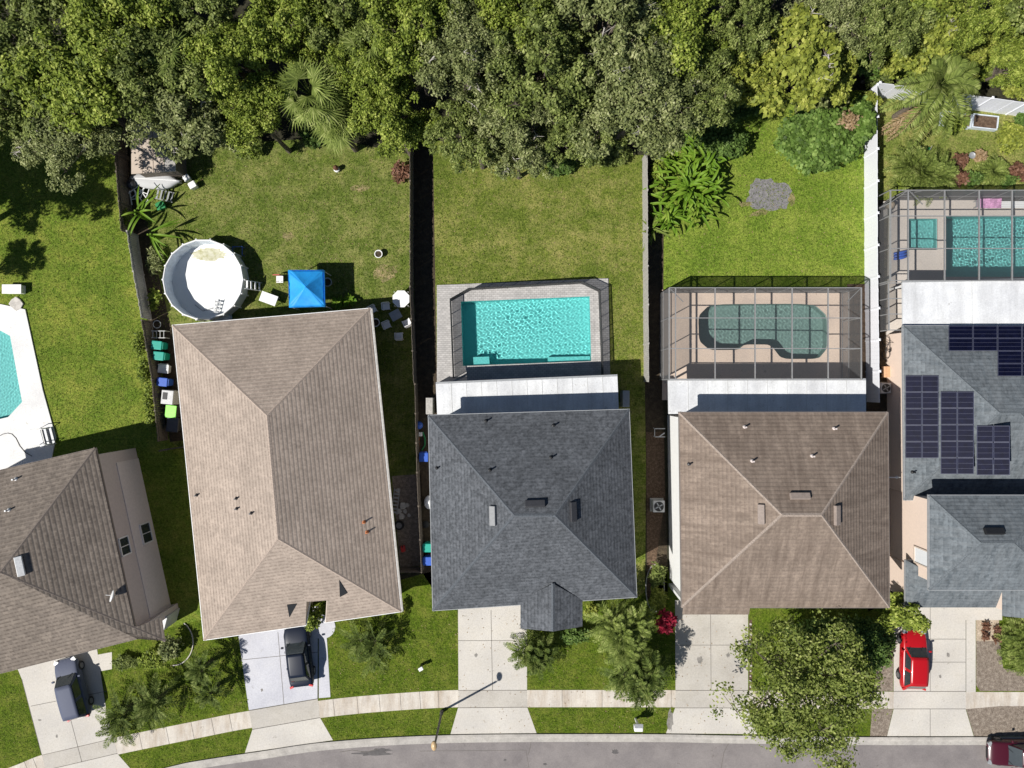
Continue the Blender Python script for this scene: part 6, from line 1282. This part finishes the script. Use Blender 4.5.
# bird of paradise + banana plants
banana('bird_of_paradise', 'big clump of glossy upright leaves right of the grey wooden fence', 'plant', g(684, 193), 51, 150, 1.05, .2, M['l_ban'], 1.6, 2.5)
banana('bird_of_paradise', 'glossy leaved clump reaching up to the trees behind the grey fence end', 'plant', g(698, 163), 55, 46, 1.0, .2, M['l_ban'], 1.5, 1.3)
banana('bird_of_paradise', 'few long yellowish leaves leaning over the grey wooden fence', 'plant', g(649, 232), 56, 12, 1.3, .16, M['l_palmy'], 1.2, .4)
banana('bird_of_paradise', 'smaller glossy leaved clump hanging lower along the grey wooden fence', 'plant', g(664, 222), 52, 36, .95, .2, M['l_ban'], 1.2, 1.0)
bush('shrub', 'yellow green leafy plant at the fence left of the glossy clump', 'shrub', M['l_bright'], 151, g(656, 178), .7, 1.6, 1.4, 700, .25, .13)
banana('banana_plant', 'banana plant with long arching leaves below the junk pile', 'banana plant', g(150, 217), 53, 9, 1.7, .17, M['l_ban'], 1.7, .3, 60, 5)
banana('banana_plant', 'smaller banana plant leaning right beside the grey leaning fence', 'banana plant', g(160, 238), 54, 8, 1.6, .17, M['l_ban'], 1.5, .3, 60, 5)
bush('shrub', 'grey twiggy bush between leaning fence and drained round pool', 'shrub', M['l_grey'], 152, g(158, 262), .6, 1.2, 1.0, 380, .28, .08); bush('shrub', 'small bright green plant below the twiggy bush near the leaning fence', 'shrub', M['l_bright'], 153, g(158, 300), .5, .8, .8, 300, .25, .15)
for i, (px, py, ry) in enumerate([(146, 345, 1.2), (151, 372, 1.2), (155, 398, 1.3), (131, 222, .9), (158, 418, 1.0)]):
    bush('fence_creeper', ['creeper on the dark fence beside the upper teal bin', 'creeper on the dark fence beside the white cooler', 'creeper on the dark fence beside the grey cabinet', 'creeper on the fence beside the banana plant', 'creeper at the lowest end of the dark fence by the lime box'][i], 'climber', M['l_bright'], 160 + i, g(px, py), .45, ry, 1.5, 700, .17, .1)
for i, (px, py, lb) in enumerate([(339, 303.5, 'low bright leafy plant right below the blue canopy'), (350, 300.5, 'low bright leafy plant farther right of the blue canopy'), ]): bush('leafy_plant', lb, 'plant', M['l_ban'], 170 + i, g(px, py), .35, .35, .5, 90, .4, .2)
bush('shrub', 'small shrub with yellow leaves at the lower right corner of the tan roof', 'shrub', M['l_yellow'], 175, g(402, 606), .35, .6, .9, 200, .2, .12)
bush('shrub', 'green shrub growing in the entry notch of tan house', 'shrub', M['l_bright'], 176, g(316, 612), .75, 1.1, 1.8, 1300, .2, .12)
# front gardens
PG = 'feather palms in the front gardens'
palm('feather_palm', 'feather palm lowest left on the left front lawn, fronds over the pavement', g(133, 704), 61, 1.5, 17, 2.05, .45, 26, .42, .06, M['l_palm'], heads=((0, 0, 0), (-.3, -.9, -.3)), group=PG)
palm('feather_palm', 'widest feather palm in the middle of the left front lawn', g(166, 692), 62, 1.7, 24, 2.15, .45, 26, .42, .06, M['l_palm'], group=PG)
palm('feather_palm', 'feather palm at the edge of pale driveway, upper one of two', g(212, 660), 63, 1.8, 18, 1.4, .45, 24, .36, .06, M['l_palm'], group=PG)
palm('feather_palm', 'feather palm at the edge of pale driveway, lower one of two', g(219, 684), 64, 1.5, 17, 1.4, .45, 24, .36, .06, M['l_palm'], group=PG)
palm('feather_palm', 'feather palm below the front of the tan house', g(370, 637), 65, 1.2, 13, 1.85, .45, 24, .36, .06, M['l_palm'], heads=((-.5, .2, 0), (.7, .1, .1), (.5, -1.0, -.2)), group=PG)
palm('feather_palm', 'clustered feather palm beside the driveway of the slate house', g(534, 650), 66, 1.6, 18, 1.55, .45, 22, .38, .065, M['l_palm'], heads=((0, 0, 0), (-.7, .5, 0), (.6, .3, -.2)), group=PG)
palm('feather_palm', 'large clustered feather palm at the right corner of the slate roof', V3((g(621, 634, 3.8).x, g(621, 634, 3.8).y, 0)), 67, 3.8, 22, 1.85, .45, 24, .44, .07, M['l_palmy'], heads=((0, 0, .3), (-.7, .8, 0), (.9, .6, 0), (.2, -1.0, 0)), group=PG)
palm('feather_palm', 'broad leaved palm above the white mailbox', V3((g(638, 680, 3).x, g(638, 680, 3).y, 0)), 68, 3.0, 20, 1.75, .5, 20, .5, .085, M['l_palm'], heads=((0, 0, 0), (.9, .4, 0), (-.9, .2, -.2), (.3, -.8, -.2)), group=PG)
bush('shrub', 'dark shrub under the gable of the slate house', 'shrub', M['l_dark'], 180, g(574, 632), 1.3, .6, 1.2, 900, .22, .12); bush('shrub', 'pale flowering shrub at the gable corner of the slate house', 'shrub', M['l_yellow'], 181, g(590, 607), .6, .5, 1.2, 350, .22, .14)
bush('shrub', 'golden bush inside the oval edging beside the brown house', 'shrub', M['l_yellow'], 182, g(655, 597), .75, 1.1, 1.1, 1100, .2, .1); bush('shrub', 'green shrub behind the golden bush beside the brown house', 'shrub', M['l_oak'], 183, g(655, 572), .7, 1.0, 1.2, 700, .2, .1)
bush('croton', 'dark red shrub between golden bush and worn driveway', 'shrub', leafmat('leaf_crimson', (.12, .005, .015), (.3, .015, .04), (.45, .05, .09)), 184, g(663, 618), .75, .8, 1.5, 620, .32, .15)
bush('hedge', 'clipped low hedge below the front of the left house', 'hedge', M['l_oak'], 185, g(128, 660), 1.2, .6, .7, 1100, .15, .09); bush('shrub', 'bright rounded shrub below the porch corner of the left house', 'shrub', M['l_bright'], 186, g(158, 655), 1.2, .8, 1.2, 1500, .2, .11); bush('shrub', 'dark shrub with pale leaves at the porch of the left house', 'shrub', M['l_grey'], 187, g(176, 643), .8, 1.0, 1.6, 800, .25, .14)
bush('shrub', 'broad dark shrub in the front bed of the brown house', 'shrub', M['l_dark'], 188, g(835, 628), 4.0, 1.3, 1.6, 4200, .24, .16, lumps=18); bush('shrub', 'dark shrub at the right of the front bed of the brown house', 'shrub', M['l_dark'], 189, g(872, 645), 1.2, 1.9, 1.5, 1700, .24, .15)
tree('small_tree', 'bright green small tree touching the hood of red car', 'tree', M['l_bright'], 71, 1.45, 2.6, 1.1, 8, 10, 60, .24, .15, .4, 0, .08, loc=g(906, 615, 2.6) * V3((1, 1, 0)) if False else V3((g(903, 610, 2.4).x, g(903, 610, 2.4).y, 0)), limbr=.03)
q = g(808, 689, 5.4); tree('street_tree', 'big airy street tree spreading over pavement and road below brown house', 'tree', leafmat('leaf_street', (.07, .1, .02), (.22, .27, .055), (.44, .47, .16)), 77, 5.25, 5.6, 2.6, 26, 18, 46, .22, .14, .72, 0, .22, loc=(q.x, q.y, 0), limbr=.07)
palm('grass_palm', 'yellow green areca clump at the right edge beside the sand bed', g(1016, 640), 72, .6, 60, 1.7, .55, 22, .45, .06, M['l_palmy'], 85, 5, heads=((0, 0, 0), (.3, -.9, -.1), (.4, .9, 0)))
for i, (px, py) in enumerate([(984, 625), (983, 635), (995, 629), (995, 637)]): bush('small_croton', 'small dark red plant in the square sand bed', 'plant', M['l_red'], 190 + i, g(px, py), .3, .32, .4, 90, .22, .12, group='red plants in the sand bed')
bush('shrub', 'small pale weed by the peach wall left of the solar house', 'shrub', M['l_dark'], 195, g(895, 548), .3, .5, .6, 120, .25, .14)

# loose grass blades and fallen leaves, strewn on the lawns
def inside(X, Y, P):
    ins = np.zeros(X.shape, bool)
    for i in range(len(P)):
        a, b = P[i], P[(i + 1) % len(P)]
        if abs(a.y - b.y) > 1e-9: ins ^= ((a.y > Y) != (b.y > Y)) & (X < (b.x - a.x) * (Y - a.y) / (b.y - a.y) + a.x)
    return ins
YARDS = [[(-10, 130), (124, 150), (134, 240), (147, 317), (166, 420), (168, 450), (60, 440), (44, 385), (27, 306), (-10, 300)], [(130, 155), (412, 150), (412, 470), (390, 470), (372, 305), (170, 322), (158, 340), (150, 240)], [(434, 145), (642, 155), (642, 385), (614, 385), (610, 276), (436, 283)], [(666, 140), (862, 100), (862, 286), (664, 286)], [(880, 115), (1035, 120), (1035, 182), (907, 188), (882, 200)],
  [(-5, 682), (20, 680), (40, 752), (-5, 766)], [(118, 662), (240, 640), (248, 708), (116, 736)], [(332, 628), (456, 612), (456, 688), (332, 696)], [(530, 632), (672, 612), (672, 688), (530, 688)], [(120, 756), (250, 731), (243, 751), (137, 771)], [(322, 718), (456, 709), (449, 733), (335, 739)], [(530, 709), (672, 709), (664, 732), (537, 732)]]
rg = np.random.default_rng(77); CC = []
for Yd in YARDS:
    P = G(Yd); x0, x1 = min(p.x for p in P), max(p.x for p in P); y0, y1 = min(p.y for p in P), max(p.y for p in P); n = int((x1 - x0) * (y1 - y0) * 38)
    X, Y = rg.uniform(x0, x1, n), rg.uniform(y0, y1, n); cp = g(203, 279.5, 1.3); k = inside(X, Y, P) & (np.hypot(X - cp.x, Y - cp.y) > 3.1); CC.append(np.stack([X[k], Y[k], np.full(k.sum(), .01)], -1))
CC = np.concatenate(CC); n = len(CC); T, U = orient(rg, n, .3); T[:, 2] = np.abs(T[:, 2]) * .7 + .25; T = unit(T); U = unit(np.cross(T, [0, 0, 1.0]))
o = leaves('grass', CC, T, U, rg.uniform(.08, .2, n), .045, M['l_blade']); o['kind'] = 'stuff'; o['label'] = 'longer grass blades and weeds standing out of the lawns'
m_ = 5200; X, Y = rg.uniform(-37, 37, m_), rg.uniform(-26, 22, m_); lf = np.zeros(m_, bool)
for Yd in YARDS[1:5] + YARDS[6:9] + [[(458, 612), (760, 612), (760, 735), (450, 735)], [(640, 736), (1024, 736), (1024, 768), (640, 768)]]: lf |= inside(X, Y, G(Yd))
cp = g(203, 279.5, 1.3); lf &= np.hypot(X - cp.x, Y - cp.y) > 3.1
C2 = np.stack([X[lf], Y[lf], np.full(lf.sum(), .045)], -1); n = len(C2); T, U = orient(rg, n, 2.0); T[:, 2] *= .2
o = leaves('fallen_leaves', C2, unit(T), U, rg.uniform(.05, .13, n), .06, M['l_dry']); o['kind'] = 'stuff'; o['label'] = 'dry leaves fallen on the lawns and paving'

# ================================================================== CARS
def car(label, loc, rz, paint, L=4.5, W=1.82, Ht=1.48, hood=.24, deckl=.06, ws=.14, rs=.08, group=None):
    rt = root('parked_car', label, 'car', loc, rz)
    ORG[rt.name] = V3((0, 0, 0)); hl = L / 2; belt = .92 if Ht < 1.6 else 1.02; hoodz = belt - .1
    st = [(-hl, .72, .42, .62), (-hl + .06, .88, .3, .84), (-hl + .28, .96, .24, belt), (-hl * .55, 1, .2, belt + .02), (-hl * .15, 1, .2, belt + .01), (hl * .25, 1, .2, belt), (hl - L * hood + .05, .99, .2, belt - .02), (hl - L * hood * .55, .975, .22, hoodz), (hl - .3, .92, .26, hoodz - .1), (hl - .08, .8, .32, hoodz - .24), (hl, .62, .42, hoodz - .36)]
    mb = MB(); vs = []; fs = []
    for x, wf, zb, zt in st:
        w = W / 2 * wf
        vs += [V3((x, s_ * w * a, z)) for s_, a, z in ((-1, .8, zb), (-1, 1, zb + .16), (-1, 1.0, (zb + zt) / 2 + .06), (-1, .95, zt - .05), (-1, .78, zt + .015), (1, .78, zt + .015), (1, .95, zt - .05), (1, 1.0, (zb + zt) / 2 + .06), (1, 1, zb + .16), (1, .8, zb))]
        if x > hl - L * hood: vs[-6].z += .02; vs[-5].z += .02
    n = 10
    for i in range(len(st) - 1):
        for k in range(n): fs.append((i * n + k, i * n + (k + 1) % n, (i + 1) * n + (k + 1) % n, (i + 1) * n + k))
    fs += [tuple(range(n - 1, -1, -1)), tuple((len(st) - 1) * n + k for k in range(n))]
    mb.add(vs, [f[::-1] for f in fs]); body = mb.build('body', paint, rt, smooth=True, subsurf=2)
    # greenhouse
    xr0, xr1 = -hl + L * deckl, hl - L * hood; xt0, xt1 = xr0 + L * rs, xr1 - L * ws; zb = belt - .03; wb = W / 2 * .9; wt = W / 2 * .7; zt = Ht
    b = [V3((xr0, -wb * .93, zb)), V3((xr1, -wb * .9, zb - .02)), V3((xr1, wb * .9, zb - .02)), V3((xr0, wb * .93, zb))]; t = [V3((xt0, -wt, zt - .05)), V3((xt1, -wt, zt - .03)), V3((xt1, wt, zt - .03)), V3((xt0, wt, zt - .05))]
    mb = MB(); mb.add(b + t, [(3, 2, 1, 0), (4, 5, 6, 7), (0, 1, 5, 4), (1, 2, 6, 5), (2, 3, 7, 6), (3, 0, 4, 7)]); mb.build('cabin', paint, rt, bevel=.1)
    # roof skin, gently domed
    mb = MB(); nx_, ny_ = 8, 6; vs = []
    for i in range(nx_ + 1):
        for j in range(ny_ + 1):
            u, v = i / nx_, j / ny_; x = xt0 - .02 + (xt1 - xt0 + .04) * u; y = (v - .5) * 2 * (wt + .0); vs.append(V3((x, y * (1 - .06 * (2 * u - 1) ** 4), zt - .028 + .05 * (1 - (2 * u - 1) ** 2) * .8 + .03 * (1 - (2 * v - 1) ** 2))))
    mb.add(vs, [(i * (ny_ + 1) + j, (i + 1) * (ny_ + 1) + j, (i + 1) * (ny_ + 1) + j + 1, i * (ny_ + 1) + j + 1) for i in range(nx_) for j in range(ny_)]); mb.build('roof_panel', paint, rt, smooth=True, solid=.02)
    def pane(nm, p, shr=.1, mat=M['glass']):
        c = sum(p, V3()) / 4; nrm = (p[1] - p[0]).cross(p[3] - p[0]).normalized()
        if nrm.dot(c - V3((0, 0, .6))) < 0: nrm = -nrm
        q = [v.lerp(c, shr) for v in p]; m2 = MB(); m2.add([v + nrm * .012 for v in q] + [v - nrm * .03 for v in q], [(0, 1, 2, 3), (7, 6, 5, 4), (1, 0, 4, 5), (2, 1, 5, 6), (3, 2, 6, 7), (0, 3, 7, 4)]); m2.build(nm, mat, rt)
    pane('windshield', [b[1], b[2], t[2], t[1]], .07); pane('rear_window', [b[0], b[3], t[3], t[0]], .14)
    for s0, s1 in ((0, 1), (3, 2)):
        for f0, f1 in ((.04, .47), (.52, .96)):
            pane('side_window', [b[s0].lerp(b[s1], f0 * .96), b[s0].lerp(b[s1], f1 * .96), t[s0].lerp(t[s1], f1), t[s0].lerp(t[s1], f0)], .09)
    for sx in (-1, 1):
        for sy in (-1, 1):
            c = V3((sx * L * .3 + .03, sy * (W / 2 - .1), .33)); mb = MB(); ring = []
            mb.tube([c - V3((0, .11, 0)), c + V3((0, .11, 0))], .33, 20); mb.build('tyre', M['rubber'], wl := rt, bevel=.03) if False else None
            w_ = mb.build('wheel', M['rubber'], rt, bevel=.03); m3 = MB(); m3.tube([c + V3((0, sy * .09, 0)), c + V3((0, sy * .122, 0))], .2, 14); m3.build('rim', M['rim'], w_)
    for sy in (-1, 1):
        mb = MB(); mb.box((hl - .2, sy * W * .36, hoodz - .2), (.3, .32, .13), -sy * .45); mb.build('headlight', M['lamp_glass'], rt, bevel=.03)
        mb = MB(); mb.box((-hl + .1, sy * W * .38, belt - .14), (.16, .3, .2), sy * .35); mb.build('taillight', M['red'], rt, bevel=.03)
        mb = MB(); mb.box((xr1 - .28, sy * (W / 2 + .08), belt + .06), (.14, .2, .14)); mb.build('mirror', paint, rt, bevel=.04)
        for xx in (xr1 - .35, (xr0 + xr1) / 2 - .1): mb = MB(); mb.box((xx - .35, sy * (W / 2 + .005), belt - .14), (.18, .03, .03)); mb.build('door_handle', paint, rt)
    mb = MB(); mb.box((hl - .03, 0, .52), (.06, W * .45, .16)); mb.build('grille', M['black'], rt, bevel=.02)
    mb = MB(); mb.box((-hl + .0, 0, .58), (.03, .4, .12)); mb.build('number_plate', M['white'], rt)
    mb = MB()
    for s0 in (-.3, .25): mb.beam((xr1 + .02, s0 * W * .9, belt + .0), (xr1 - L * ws * .35, s0 * W * .9 + .25, belt + (zt - belt) * .32), .025)
    mb.build('wiper', M['black'], rt)
    return rt
def at(px, py, h=.8): q = g(px, py, h); q.z = .03; return q
car('red hatchback parked on the wide driveway of the solar house', at(914.5, 660), R(88.5), M['car_red'], 4.35, 1.85, 1.5, .27, .03, .13, .1)
car('dark navy sedan parked on the pale driveway of the tan house', at(298, 656), R(97), M['car_navy'], 4.6, 1.84, 1.46, .27, .1, .15, .12)
car('silver blue wagon parked half under the left house roof', at(71, 689), R(105), M['car_silver'], 4.5, 1.8, 1.58, .25, .02, .13, .06)
q = at(1021, 754); q.z = .02; car('dark maroon car parked on the road at the bottom right corner', q, R(180), M['car_maroon'], 4.7, 1.86, 1.48, .28, .08, .15, .12)

# ================================================================== LIGHT AND CAMERA
w = bpy.data.worlds.new('World'); S.world = w; w.use_nodes = True; nt = w.node_tree; bg = nt.nodes['Background']
sk = nt.nodes.new('ShaderNodeTexSky'); sk.sky_type = 'NISHITA'; sk.sun_disc = False; sk.ozone_density = 3.0; sk.dust_density = .4; sv = V3((-.77, -.42, 1)).normalized()
sk.sun_elevation = math.asin(sv.z); sk.sun_rotation = math.atan2(sv.x, sv.y); nt.links.new(sk.outputs[0], bg.inputs[0]); bg.inputs[1].default_value = SKY
l = bpy.data.lights.new('sun', 'SUN'); l.energy = SUN; l.angle = R(.53); l.color = (1, .965, .91); l.cycles.is_caustics_light = True
so = bpy.data.objects.new('sun', l); COL.objects.link(so); so.rotation_euler = (-sv).to_track_quat('-Z', 'Y').to_euler(); so.location = (-40, -20, 60)
cam = bpy.data.cameras.new('camera'); co = bpy.data.objects.new('camera', cam); COL.objects.link(co); co.location = (0, 0, H); cam.sensor_width = 36; cam.lens = F / 1024 * 36; cam.clip_end = 3000; cam.clip_start = .5; S.camera = co
S.view_settings.view_transform = 'Standard'; S.view_settings.look = 'None'; S.view_settings.exposure = EXPO; S.view_settings.gamma = 1
S.cycles.transparent_max_bounces = 12; S.cycles.max_bounces = 6; S.cycles.diffuse_bounces = 3; S.cycles.use_denoising = True; S.cycles.sample_clamp_indirect = 6; S.cycles.blur_glossy = .5
